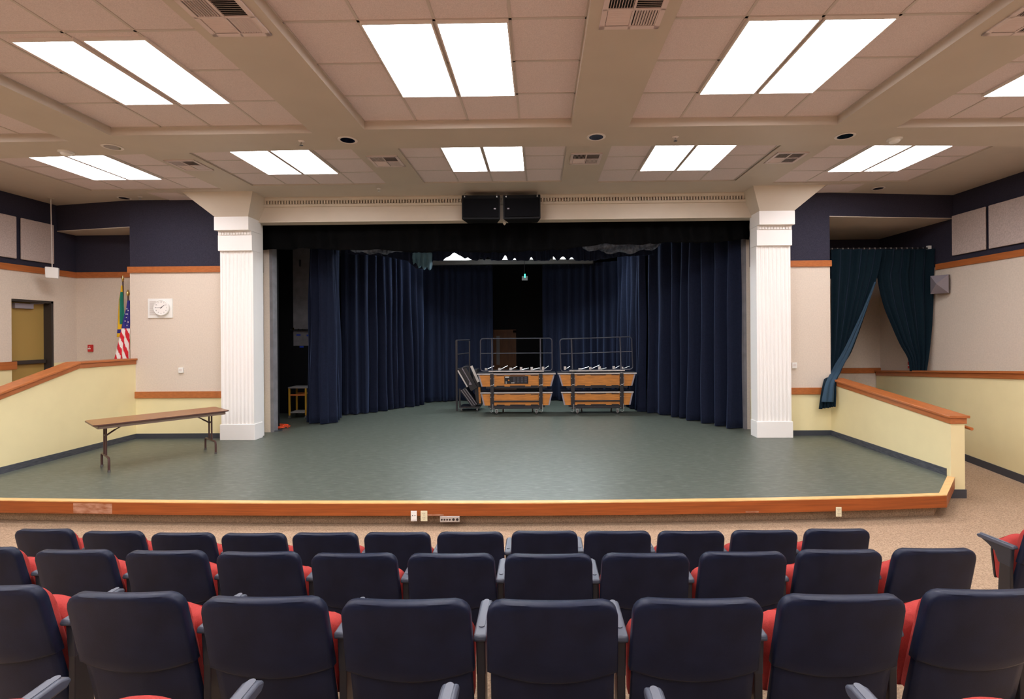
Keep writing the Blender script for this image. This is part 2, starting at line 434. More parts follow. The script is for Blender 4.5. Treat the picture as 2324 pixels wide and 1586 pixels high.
for i, (x, yf, wd) in enumerate(cof2):
    for s_, sd in ((.915, 'left'), (1.525, 'right')):
        put_light(x + s_, yf - 1.22, Z2T, f'lit fluorescent panel, {sd} of the pair in the {["leftmost", "second", "middle", "fourth", "rightmost"][i]} small ceiling bay before the stage')

# ------------------------------------------------------------------ vents
def vent_proto():
    t = thing('air_vent', 'x', 'air vent'); a = .235
    fr = MB()
    for x0, x1, y0, y1 in ((-a, -a + .04, -a, a), (a - .04, a, -a, a), (-a, a, -a, -a + .04), (-a, a, a - .04, a), (-.008, .008, -a, a), (-a, a, -.008, .008)):
        fr.box(x0, x1, y0, y1, -.014, 0)
    obj('vent_frame', fr, M['vent'], t)
    obj('duct_backing', MB().box(-a + .02, a - .02, -a + .02, a - .02, -.003, -.0005), M['dark'], t)
    for qx, qy, horiz in ((-1, -1, 0), (1, -1, 1), (-1, 1, 1), (1, 1, 0)):
        sl = MB()
        for k in range(9):
            u = .018 + k * .0205
            if horiz:
                y = qy * u; d = .016 * (-1 if qy > 0 else 1)
                sl.hexa([(qx * .01, y, -.012), (qx * .19, y, -.012), (qx * .19, y + .003, -.012), (qx * .01, y + .003, -.012)],
                        [(qx * .01, y + d, -.002), (qx * .19, y + d, -.002), (qx * .19, y + d + .003, -.002), (qx * .01, y + d + .003, -.002)])
            else:
                x = qx * u; d = .018 if qy > 0 else .005
                sl.hexa([(x, qy * .01, -.012), (x + .003, qy * .01, -.012), (x + .003, qy * .19, -.012), (x, qy * .19, -.012)],
                        [(x + d, qy * .01, -.002), (x + d + .003, qy * .01, -.002), (x + d + .003, qy * .19, -.002), (x + d, qy * .19, -.002)])
        obj('louver', sl, M['vent'], t)
    return t
vp = vent_proto()
vents = [((-2.365, 3.655, Z1S), 'large square louvred vent on the beam left of the middle bay, nearest the seats'),
         ((.725, 3.64, Z1S), 'large square louvred vent on the beam right of the middle bay, nearest the seats'),
         ((3.87, 3.80, Z1S), 'large square louvred vent at the upper right corner of the picture'),
         ((-5.50, 7.62, Z2S), 'small louvred vent left of the second small ceiling bay, nearest the left column'),
         ((-2.36, 7.55, Z2S), 'small louvred vent between second and middle small ceiling bays'),
         ((.735, 7.54, Z2S), 'small louvred vent between middle and fourth small ceiling bays'),
         ((3.84, 7.60, Z2S), 'small louvred vent before the right column bracket')]
for k, (p, l) in enumerate(vents):
    if k == 0: vp.location = p; vp['label'] = l; vp['group'] = 'ceiling vents'
    else: dup(vp, l, p)

# ------------------------------------------------------------------ recessed downlights, sprinklers, smoke detectors
def downlight_proto():
    t = thing('downlight', 'x', 'downlight')
    obj('trim_ring', MB().lathe([(.085, -.001), (.115, -.001), (.117, -.006), (.108, -.011), (.088, -.010), (.085, -.001)], n=24, caps=False), M['frame'], t, smooth=True)
    r = MB().lathe([(.086, -.009), (.078, -.0062), (.062, -.0038), (.04, -.0022), (.018, -.0016)], n=24)
    obj('reflector', r, M['chrome'], t, smooth=True)
    return t
dp = downlight_proto()
downs = [((255, 333), Z1S, 'recessed chrome downlight on the cross beam, above the leftmost small bay'),
         ((789, 317), Z1S, 'recessed chrome downlight on the cross beam, left of the middle bays'),
         ((1353, 310), Z1S, 'recessed chrome downlight on the cross beam, right of the middle bays'),
         ((1918, 308), Z1S, 'recessed chrome downlight on the cross beam, above the rightmost small bay'),
         ((282, 449), Z2S, 'recessed chrome downlight by the navy wall left of the stage'),
         ((1993, 427), Z2S, 'recessed chrome downlight by the navy wall right of the stage')]
for k, (p, z, l) in enumerate(downs):
    q = onz(*p, z)
    if k == 0: dp.location = q; dp['label'] = l; dp['group'] = 'recessed downlights'
    else: dup(dp, l, q)
q = ony(1970, 511, 10.6)
dup(dp, 'dim recessed downlight inside the curtained recess', (q.x, 10.5, 4.265))
def sprinkler_proto():
    t = thing('sprinkler', 'x', 'sprinkler')
    obj('escutcheon', MB().lathe([(.04, 0), (.042, -.004), (.03, -.012), (.012, -.016)], n=16), M['frame'], t, smooth=True)
    mb = MB().lathe([(.008, -.014), (.008, -.035), (.003, -.037)], n=8).lathe([(.022, -.052), (.022, -.055)], n=12)
    mb.box(-.014, -.010, -.003, .003, -.053, -.03).box(.010, .014, -.003, .003, -.053, -.03)
    obj('sprinkler_head', mb, M['steel'], t)
    return t
sp = sprinkler_proto()
for k, (p, z, l) in enumerate([((684, 320), Z1S, 'small sprinkler head on the cross beam above the second small bay'),
                               ((1533, 310), Z1S, 'small sprinkler head on the cross beam above the fourth small bay'),
                               ((318, 446), Z2S, 'small sprinkler head beside the downlight left of the stage'),
                               ((860, 428), Z2S, 'small sprinkler head on the ceiling above the frieze')]):
    q = onz(*p, z)
    if k == 0: sp.location = q; sp['label'] = l; sp['group'] = 'ceiling sprinklers'
    else: dup(sp, l, q)
def smoke_proto():
    t = thing('smoke_detector', 'x', 'smoke detector')
    obj('mounting_plate', MB().lathe([(.085, 0), (.085, -.012), (.07, -.016)], n=20), M['plastic'], t, smooth=True)
    obj('sensor_dome', MB().lathe([(.06, -.014), (.06, -.035), (.045, -.05), (.02, -.055)], n=20), M['plastic'], t, smooth=True)
    return t
sd_ = smoke_proto()
q = onz(150, 344, Z1S); sd_.location = q; sd_['label'] = 'round white smoke detector on the cross beam at the left'
q = onz(2030, 315, Z1S); dup(sd_, 'round white smoke detector on the cross beam at the right', q)

# ------------------------------------------------------------------ fluted columns
def column(name, label, x0, x1, flip):
    t = thing(name, label, 'column', ((x0 + x1) / 2, 9.36, 0)); hw = (x1 - x0) / 2
    # plinth
    obj('plinth', MB().box(-hw - .02, hw + .02, -.02, .26, 0, .31), M['white'], t, bevel=.006)
    # fluted shaft
    n = 8; pitch = (2 * hw - .05) / n; pl = [(-hw, .26), (-hw, 0)]
    for k in range(n):
        c = -hw + .025 + pitch * (k + .5); r = pitch * .36
        for a in range(0, 181, 30):
            pl.append((c - r * math.cos(math.radians(a)), r * .55 * math.sin(math.radians(a))))
    pl += [(hw, 0), (hw, .26)]
    obj('fluted_shaft', MB().prism(pl, 'z', .31, 3.66), M['white'], t)
    obj('necking', MB().box(-hw - .01, hw + .01, -.05, .26, 3.66, 3.96), M['white'], t, bevel=.005)
    d = MB(); m = 11
    for k in range(m):
        x = -hw + .02 + (k + .5) * (2 * hw - .04) / m
        d.box(x - .018, x + .018, -.075, -.04, 3.965, 4.01)
    d.box(-hw, hw, -.055, .26, 3.96, 4.035)
    obj('dentils', d, M['white'], t)
    obj('abacus', MB().box(-hw - .01, hw + .01, -.16, .26, 4.035, 4.29), M['white'], t, bevel=.004)
    # flared bracket up to the ceiling
    e0, e1 = flip
    lo = [(-hw, -.15, 4.29), (hw, -.15, 4.29), (hw, .26, 4.29), (-hw, .26, 4.29)]
    hi = [(-hw - e0, -.32, 4.72), (hw + e1, -.32, 4.72), (hw + e1, .26, 4.72), (-hw - e0, .26, 4.72)]
    b = MB().hexa(lo, hi)
    obj('bracket', b, M['frieze'], t)
    return t
column('fluted_column', 'white fluted square column left of the stage, near the folding table', -6.17, -5.53, (.50, .19))
column('fluted_column', 'white fluted square column right of the stage, near the teal curtain', 4.155, 4.80, (.19, .50))
# jambs between columns and opening
struct('trim_13', MB().box(-5.75, -5.585, 9.42, 9.80, 0, OZ), M['white'])
struct('trim_14', MB().box(4.225, 4.40, 9.46, 9.80, 0, OZ), M['white'])
struct('wall_stage_jamb_left', MB().box(-5.76, -5.635, 10.12, 10.29, 0, 4.3), M['beige'])
struct('wall_stage_jamb_right', MB().box(4.305, 4.42, 10.18, 10.45, 0, 4.3), M['beige'])
struct('wall_stage_jamb_edge', MB().box(-5.635, -5.57, 10.12, 10.29, 0, 4.3).box(4.25, 4.305, 10.18, 10.4, 0, 4.3), M['greywall'])

# ------------------------------------------------------------------ ramp walls with wooden caps
def capped_wall(name, label, x0, x1, tops, zbase, inward):
    """wall in the YZ plane with a sloping top [(y, z), ...] and a moulded wooden cap"""
    t = thing(name, label, 'half wall', (0, 0, 0))
    pl = [(y, z - .10) for y, z in tops]
    obj('wall_face', MB().prism(pl + [(tops[-1][0], zbase), (tops[0][0], zbase)], 'x', x0, x1), M['yellow'], t)
    cap = MB()
    def run(xa, xb, d0, d1):
        for (ya, za), (yb, zb) in zip(tops[:-1], tops[1:]):
            cap.hexa([(xa, ya, za - d1), (xb, ya, za - d1), (xb, yb, zb - d1), (xa, yb, zb - d1)], [(xa, ya, za - d0), (xb, ya, za - d0), (xb, yb, zb - d0), (xa, yb, zb - d0)])
    run(x0 - .045, x1 + .045, 0, .035); run(x0 - .018, x1 + .018, .035, .115)
    obj('wooden_cap', cap, M['wood'], t, bevel=.005)
    return t
lw = capped_wall('ramp_wall', 'yellow ramp half wall with sloping wooden cap, left behind the folding table', -8.185, -8.0, [(9.55, 1.59), (8.36, 1.59), (4.5, .43)], FL, 1)
rw = capped_wall('ramp_wall', 'yellow ramp half wall with sloping wooden cap, under the hanging teal curtain end', 5.66, 5.85, [(9.55, 1.115), (6.79, .85)], FL, 1)
obj('end_cap', MB().box(5.615, 5.895, 6.75, 6.80, .815, .85).box(5.642, 5.868, 6.772, 6.80, .735, .815), M['wood'], rw, bevel=.005)
obj('vinyl_base', MB().box(5.65, 5.862, 6.778, 6.86, FL, FL + .12), M['base'], rw)
obj('vinyl_base', MB().box(5.648, 5.661, 6.86, 9.54, 0, .10), M['scuffed'], rw)
obj('vinyl_base', MB().box(-8.001, -7.988, 6.2, 9.54, 0, .10), M['scuffed'], lw)
# handrail stub beyond the right ramp wall
t = thing('handrail', 'end of a round wooden handrail behind the right ramp wall', 'handrail', (5.95, 6.85, .66))
obj('rail', MB().tube([(0, -.06, 0), (0, 2.4, .225)], .022, 10), M['wood'], t, smooth=True)
obj('rail_bracket', MB().tube([(0, .1, 0), (0, .1, -.05), (-.1, .1, -.06)], .008, 6), M['brown'], t)
# angled half wall at the right, beyond the ramp
A = Vector((8.15, 11.9, 1.07)); B = Vector((7.10, 6.5, 1.47)); 
t = thing('half_wall', 'long yellow half wall with wooden cap along the right side ramp', 'half wall')
d = Vector((B.x - A.x, B.y - A.y, 0)).normalized(); nrm = Vector((-d.y, d.x, 0))
if nrm.x < 0: nrm = -nrm
def slab(A, B, o0, o1, zt0, zb0, zfloor=None):
    a0 = A + nrm * o0; a1 = A + nrm * o1; b0 = B + nrm * o0; b1 = B + nrm * o1
    za, zb = (A.z - zb0, B.z - zb0) if zfloor is None else (zfloor, zfloor)
    return MB().hexa([(a0.x, a0.y, za), (b0.x, b0.y, zb), (b1.x, b1.y, zb), (a1.x, a1.y, za)], [(a0.x, a0.y, A.z - zt0), (b0.x, b0.y, B.z - zt0), (b1.x, b1.y, B.z - zt0), (a1.x, a1.y, A.z - zt0)])
obj('wall_face', slab(A, B, 0, .16, .10, 0, FL), M['yellow'], t)
obj('wooden_cap', slab(A, B, -.045, .2, 0, .04), M['wood'], t, bevel=.005)
obj('cap_moulding', slab(A, B, -.018, .18, .04, .125), M['wood'], t, bevel=.005)
a_ = A.copy(); b_ = B.copy(); a_.z = b_.z = FL + .12
obj('vinyl_base', slab(a_, b_, -.012, .01, 0, .12), M['base'], t)

# raised landing and ramp behind the left ramp wall
mb = MB().prism([(10.28, FL), (10.28, .62), (8.36, .62), (4.5, FL + .02), (4.5, FL)], 'x', XL, -8.185)
struct('floor_ramp', mb, M['carpet'])

# ------------------------------------------------------------------ stage house
mb = MB().box(-9.4, -9.2, 10.5, 17.8, -.3, 5.6).box(5.46, 5.5, 10.3, 12.2, -.3, 5.6).box(7.0, 7.2, 12.16, 17.8, -.3, 5.6).box(5.46, 7.2, 12.16, 12.3, -.3, 5.6)
struct('wall_stage_house', mb, M['black'])
mb = MB().box(-9.2, -1.75, 17.6, 17.8, -.3, 5.6).box(-.84, 7.0, 17.6, 17.8, -.3, 5.6).box(-1.75, -.84, 17.6, 17.8, 2.17, 5.6)
struct('wall_stage_back', mb, M['black'])
mb = MB().box(-8.06, -5.62, 10.3, 10.45, 0, 5.6).box(4.4, 5.46, 10.02, 10.3, 0, 5.6).box(-6, 5, 9.8, 9.85, 4.3, 5.6)
struct('wall_stage_front', mb, M['black'])
struct('ceiling_stage', MB().box(-9.4, 7.2, 9.8, 17.8, 5.6, 5.7), M['black'])
struct('wall_stage_wing', MB().box(-6.40, -5.45, 12.6, 12.7, 1.75, 4.6), M['greywall'])  # grey paints in the light from above on a black wall
struct('wall_stage_wing_lower', MB().box(-6.40, -5.45, 12.6, 12.7, 0, 1.75).box(-7.2, -6.40, 12.58, 12.7, 0, 4.6), M['black'])


# ------------------------------------------------------------------ curtains
def curtain_mb(path, zt, zb, fpm=4.2, depth=.085, seed=0, nz=26, spread=.25):
    """hanging cloth along a floor path; zt / zb are numbers or functions of 0..1 along the path"""
    rnd = random.Random(seed)
    pts = [Vector((p[0], p[1])) for p in path]
    L = [0]
    for a, b in zip(pts[:-1], pts[1:]): L.append(L[-1] + (b - a).length)
    tot = L[-1]; nf = max(2, int(tot * fpm)); nu = nf * 10
    cuts = [0]
    for k in range(nf): cuts.append(cuts[-1] + rnd.uniform(.6, 1.5))
    cuts = [c / cuts[-1] for c in cuts]
    amp = [rnd.uniform(.55, 1.25) for _ in range(nf)]
    drift = [rnd.uniform(-1, 1) for _ in range(nf + 1)]
    def at(s):
        d = s * tot
        for i in range(len(pts) - 1):
            if d <= L[i + 1] + 1e-9 or i == len(pts) - 2:
                u = (d - L[i]) / (L[i + 1] - L[i]); t = (pts[i + 1] - pts[i]).normalized()
                return pts[i].lerp(pts[i + 1], u), Vector((t.y, -t.x))
    f = lambda q, s: q(s) if callable(q) else q
    def fn(s, v):
        p, nr = at(s)
        c2 = [min(1, max(0, c + (0 if i in (0, nf) else drift[i] * spread / nf * v))) for i, c in enumerate(cuts)]
        k = 0
        while k < nf - 1 and s > c2[k + 1]: k += 1
        w_ = max(1e-6, c2[k + 1] - c2[k]); ph = (s - c2[k]) / w_
        h = (.5 - .5 * math.cos(2 * math.pi * max(0, min(1, ph)))) ** 1.2 * amp[k] * depth * 1.7 * (.6 + .4 * v)
        h += .015 * math.sin(9 * v + 12 * s + seed)
        z = f(zt, s) + (f(zb, s) - f(zt, s)) * v
        return (p.x + nr.x * h, p.y + nr.y * h, z)
    return MB().grid(fn, nu, nz)
def curtain(name, label, path, zt, zb, m, cat='curtain', group=None, solid=.006, **k):
    o = obj(name, curtain_mb(path, zt, zb, **k), m, smooth='all', solid=solid, recalc=False)
    return tag(o, label, cat, group)
fp = lambda *px: [onz(x, y, 0) for x, y in px]
curtain('stage_curtain', 'narrow navy leg curtain beside the yellow cart, stage left', fp((718, 955), (728, 961), (745, 962), (768, 946)), 4.25, .015, M['curtain'], group='navy stage curtains', fpm=5, depth=.12, seed=4)
curtain('stage_curtain', 'long navy side curtain with many folds, left of the riser carts', fp((776, 941), (830, 937), (900, 926), (962, 917)), 4.2, .015, M['curtain'], group='navy stage curtains', fpm=4.6, depth=.15, seed=5)
curtain('stage_curtain', 'navy back curtain left of the backstage opening with the brown door', fp((950, 914), (1000, 911), (1060, 909), (1120, 908)), 4.1, .02, M['curtain'], group='navy stage curtains', fpm=4.5, seed=8)
curtain('stage_curtain', 'navy back curtain behind the right-hand riser cart', fp((1233, 908), (1300, 909), (1360, 911), (1418, 915)), 4.1, .02, M['curtain'], group='navy stage curtains', fpm=4.5, seed=11)
curtain('stage_curtain', 'narrow navy leg curtain touching the right end of the right-hand riser cart', fp((1412, 917), (1440, 926), (1468, 935)), 4.2, .015, M['curtain'], group='navy stage curtains', fpm=4.2, depth=.12, seed=14)
curtain('stage_curtain', 'broad navy front curtain next to the right white column', fp((1474, 935), (1545, 945), (1600, 956), (1688, 972)), 4.25, .015, M['curtain'], group='navy stage curtains', fpm=3.3, depth=.17, seed=18)

def interp(tbl):
    def g(s):
        for (a, za), (b, zb) in zip(tbl[:-1], tbl[1:]):
            if s <= b: return za + (zb - za) * (s - a) / (b - a)
        return tbl[-1][1]
    return g
def border(label, Y, pxs, ztop, m, seed, scal=0, fpm=2.5, depth=.06, name='border_curtain', fold=.07):
    ps = [ony(x, y, Y) for x, y in pxs]; x0, x1 = ps[0].x, ps[-1].x
    tb = interp([((p.x - x0) / (x1 - x0), p.z) for p in ps])
    rnd = random.Random(seed); ph = rnd.random() * 6
    zb = lambda s: tb(s) + scal * (abs(math.sin(s * (x1 - x0) * 2.1 + ph)) ** 3 - .45 + .4 * abs(math.sin(s * 5 + ph)) ** 6)
    return curtain(name, label, [(x0, Y), (x1, Y)], ztop, zb, m, 'valance', fpm=fpm, depth=fold, seed=seed, nz=10)
border('black valance across the top of the stage opening', 10.0, [(592, 566), (800, 567), (900, 571), (1000, 574), (1200, 573), (1380, 556), (1550, 553), (1700, 546)], 4.3, M['blackcurtain'], 2, scal=.03)
gaps = ((1033, 17, 27), (1062, 7, 10), (1092, 7, 7), (1108, 10, 7), (1147, 14, 6), (1168, 7, 5), (1206, 8, 5), (1255, 10, 9), (1277, 11, 9), (1297, 9, 8))
bp = [(790, 577), (860, 580), (925, 592), (945, 610), (978, 611), (984, 592)]
for x in range(990, 1346, 3):
    bp.append((x, 592 - max([0] + [h * max(0, 1 - abs(x - c) / w_) ** .8 for c, h, w_ in gaps])))
bp += [(1400, 584), (1485, 579)]
border('navy border curtain behind the black valance, tail hanging lower at its left', 11.7, bp, 4.3, M['curtain'], 6, scal=0, fpm=6, fold=.045)

M['highlight'] = mat('painted_border_light', (.10, .13, .19), .4, spec=.5, noise=.5, nscale=18)  # pale tone paints in the light falling on the border cloth
def highlight(label, Y, px, y0, y1, seed, m, fpm=7, fold=.03):
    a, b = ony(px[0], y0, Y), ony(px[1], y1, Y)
    curtain('border_highlight', label, [(a.x, Y), (b.x, Y)], a.z, lambda s: a.z + (b.z - a.z) * (.35 + .55 * math.sin(math.pi * min(1, s * (1 if fold < .04 else .6) + .02)) ** .6 + .10 * math.sin(23 * s)), m, 'valance highlight', fpm=fpm, depth=fold, seed=seed, nz=8)
highlight('pale strip standing in for lit border cloth under the black valance, left of the scallops', 10.9, (796, 928), 558, 578, 31, M['highlight'])
highlight('pale strip standing in for lit border cloth under the black valance, right of the scallops', 10.9, (1322, 1500), 548, 577, 33, M['highlight'])
highlight('border tail with painted-in light hanging beside the scalloped gap', 11.5, (936, 981), 574, 614, 35, mat('painted_light_on_tail', (.09, .19, .26), .6), fpm=9, fold=.045)  # lamp light on the tail is put into its colour
t = thing('projection_screen', 'grey projection screen case hanging behind the border curtains', 'projection screen', (0, 14.2, 0))
a = ony(972, 602, 14.2); b = ony(1345, 599, 14.2)
obj('case', MB().box(a.x, b.x, -.08, .08, a.z, a.z + .15), M['screen'], t, bevel=.01)
obj('end_cap', MB().box(a.x - .03, a.x, -.09, .09, a.z - .01, a.z + .16), M['blackmetal'], t)
obj('end_cap', MB().box(b.x, b.x + .03, -.09, .09, a.z - .01, a.z + .16), M['blackmetal'], t)
obj('hanger', MB().box(a.x + .4, a.x + .44, -.02, .02, a.z + .15, 5.6), M['blackmetal'], t)
obj('hanger', MB().box(b.x - .44, b.x - .4, -.02, .02, a.z + .15, 5.6), M['blackmetal'], t)
def strip_light(x, y, z, label):
    t = thing('strip_light', label, 'stage light', (x, y, z), 0, 'work lights over the stage')
    obj('housing', MB().box(-.61, .61, -.1, .1, .03, .09).box(-.61, .61, .095, .105, -.19, .09).box(-.4, -.38, -.01, .01, .09, 5.6 - z).box(.38, .4, -.01, .01, .09, 5.6 - z), M['frame'], t)  # rear plate added to keep lamp light off the back curtains
    obj('diffuser', MB().prism([(-.09, .03), (-.07, -.03), (.07, -.03), (.09, .03)], 'x', -.6, .6), M['slamp'], t)
    return t
strip_light(-2.45, 13.2, 4.235, 'bright work light seen under the scalloped border, at its left')
strip_light(-.65, 13.2, 4.235, 'bright work light seen under the middle of the scalloped border')
strip_light(1.0, 13.2, 4.235, 'bright work light seen under the right end of the scalloped border')

# backstage door with a pale window strip
t = MB().box(-1.75, -1.64, 17.55, 17.7, 0, 2.15).box(-.95, -.84, 17.55, 17.7, 0, 2.15).box(-1.75, -.84, 17.55, 17.7, 2.06, 2.17)
dr = struct('door_2', MB().box(-1.64, -.95, 17.64, 17.68, 0, 2.1), M['doorwood'])
obj('door_frame', t, M['doorwood'], dr)
obj('window_strip', MB().box(-1.56, -1.44, 17.63, 17.645, .9, 1.95), M['greytop'], dr)

# teal curtains of the right recess
def drape(name, label, rows, m, nf=6, depth=.07, seed=0, hem=True):
    """rows: [(left point, right point)] from the top down; folds run between them"""
    rnd = random.Random(seed); amp = [rnd.uniform(.4, 1.3) for _ in range(nf)]
    cuts = [0]
    for _ in range(nf): cuts.append(cuts[-1] + rnd.uniform(.5, 1.6))
    cuts = [c / cuts[-1] for c in cuts]
    nr = len(rows) - 1
    def fn(u, v):
        q = v * nr; i = min(nr - 1, int(q)); f = q - i
        def cat(k):
            g = lambda j: rows[max(0, min(nr, j))][k]
            p0, p1, p2, p3 = g(i - 1), g(i), g(i + 1), g(i + 2)
            return .5 * (2 * p1 + (p2 - p0) * f + (2 * p0 - 5 * p1 + 4 * p2 - p3) * f * f + (3 * p1 - p0 - 3 * p2 + p3) * f ** 3)
        A_, B_ = cat(0), cat(1); p = A_.lerp(B_, u)
        w_ = (B_ - A_).length
        k = 0
        while k < nf - 1 and u > cuts[k + 1]: k += 1
        ph = (u - cuts[k]) / (cuts[k + 1] - cuts[k])
        h = (.5 - .5 * math.cos(2 * math.pi * ph)) ** 1.2 * amp[k] * depth * 1.6 * min(1, .5 + w_ * .6)
        return (p.x, p.y - h, p.z)
    return tag(obj(name, MB().grid(fn, nf * 9, nr * 6), m, smooth='all', solid=.008, recalc=False), label, 'curtain')
YC = 10.2
rows = []
for y, xl, xr, Y in ((566, 1886, 2002, YC), (600, 1886, 1996, YC), (630, 1886, 1989, YC), (700, 1886, 1966, YC), (760, 1886, 1945, YC), (800, 1886, 1929, 10.12), (830, 1882, 1914, 9.95), (850, 1874, 1905, 9.7), (870, 1868, 1896, 9.46), (900, 1862, 1895, 9.38), (928, 1858, 1894, 9.36)):
    rows.append((ony(xl, y, Y), ony(xr, y - (6 if y > 820 else 0), Y - (.05 if y > 820 else 0))))
tc_ = drape('recess_curtain', 'teal curtain swept down to the left and draped over the ramp wall cap', rows, M['teal'], 6, .07, 4)
# turned-back edge of the swept curtain, ceiling light painted in as lighter colour
rv = []
for y, xl, xr, Y in ((640, 1984, 1987, 10.12), (700, 1959, 1966, 10.1), (760, 1931, 1945, 10.08), (800, 1911, 1929, 9.98), (830, 1893, 1914, 9.80), (850, 1883, 1905, 9.55), (870, 1873, 1894, 9.32), (900, 1866, 1892, 9.26), (912, 1864, 1891, 9.25)):
    rv.append((ony(xl, y, Y), ony(xr, y, Y)))
M['teal_lit'] = mat('teal_painted_light', (.03, .062, .098), .8, spec=.2)
o = drape('turned_edge', 'x', rv, M['teal_lit'], 2, .02, 6); del o['category']; o['label'] = 'turned-back edge with painted-in light'; o.parent = tc_
rows = []
for y, xl, xr, Y in ((566, 2000, 2119, YC + .15), (600, 1996, 2118, YC + .15), (630, 1991, 2117, YC + .15), (690, 2004, 2115, YC + .15), (740, 2024, 2111, YC + .15), (780, 2042, 2107, YC + .15), (812, 2060, 2103, YC + .15), (842, 2065, 2098, YC + .15)):
    rows.append((ony(xl, y, Y), ony(xr, y, Y)))
drape('recess_curtain', 'dark teal curtain hanging at the right of the recess, beside the wall speaker', rows, M['teal'], 7, .06, 9)
t = thing('curtain_rod', 'curtain rod across the recess holding the teal curtains', 'curtain rod', (0, YC + .19, 3.76))
obj('rod', MB().tube([(RX1 + .01, 0, 0), (8.25, 0, 0)], .018, 10), M['blackmetal'], t, smooth=True)
rg = MB()
for k in range(22): x = 5.75 + k * .112; rg.box(x - .01, x + .01, -.022, .022, -.05, .022)
obj('curtain_rings', rg, M['steel'], t)
obj('end_bracket', MB().box(8.2, 8.265, -.03, .03, -.65, .05), M['plastic'], t)

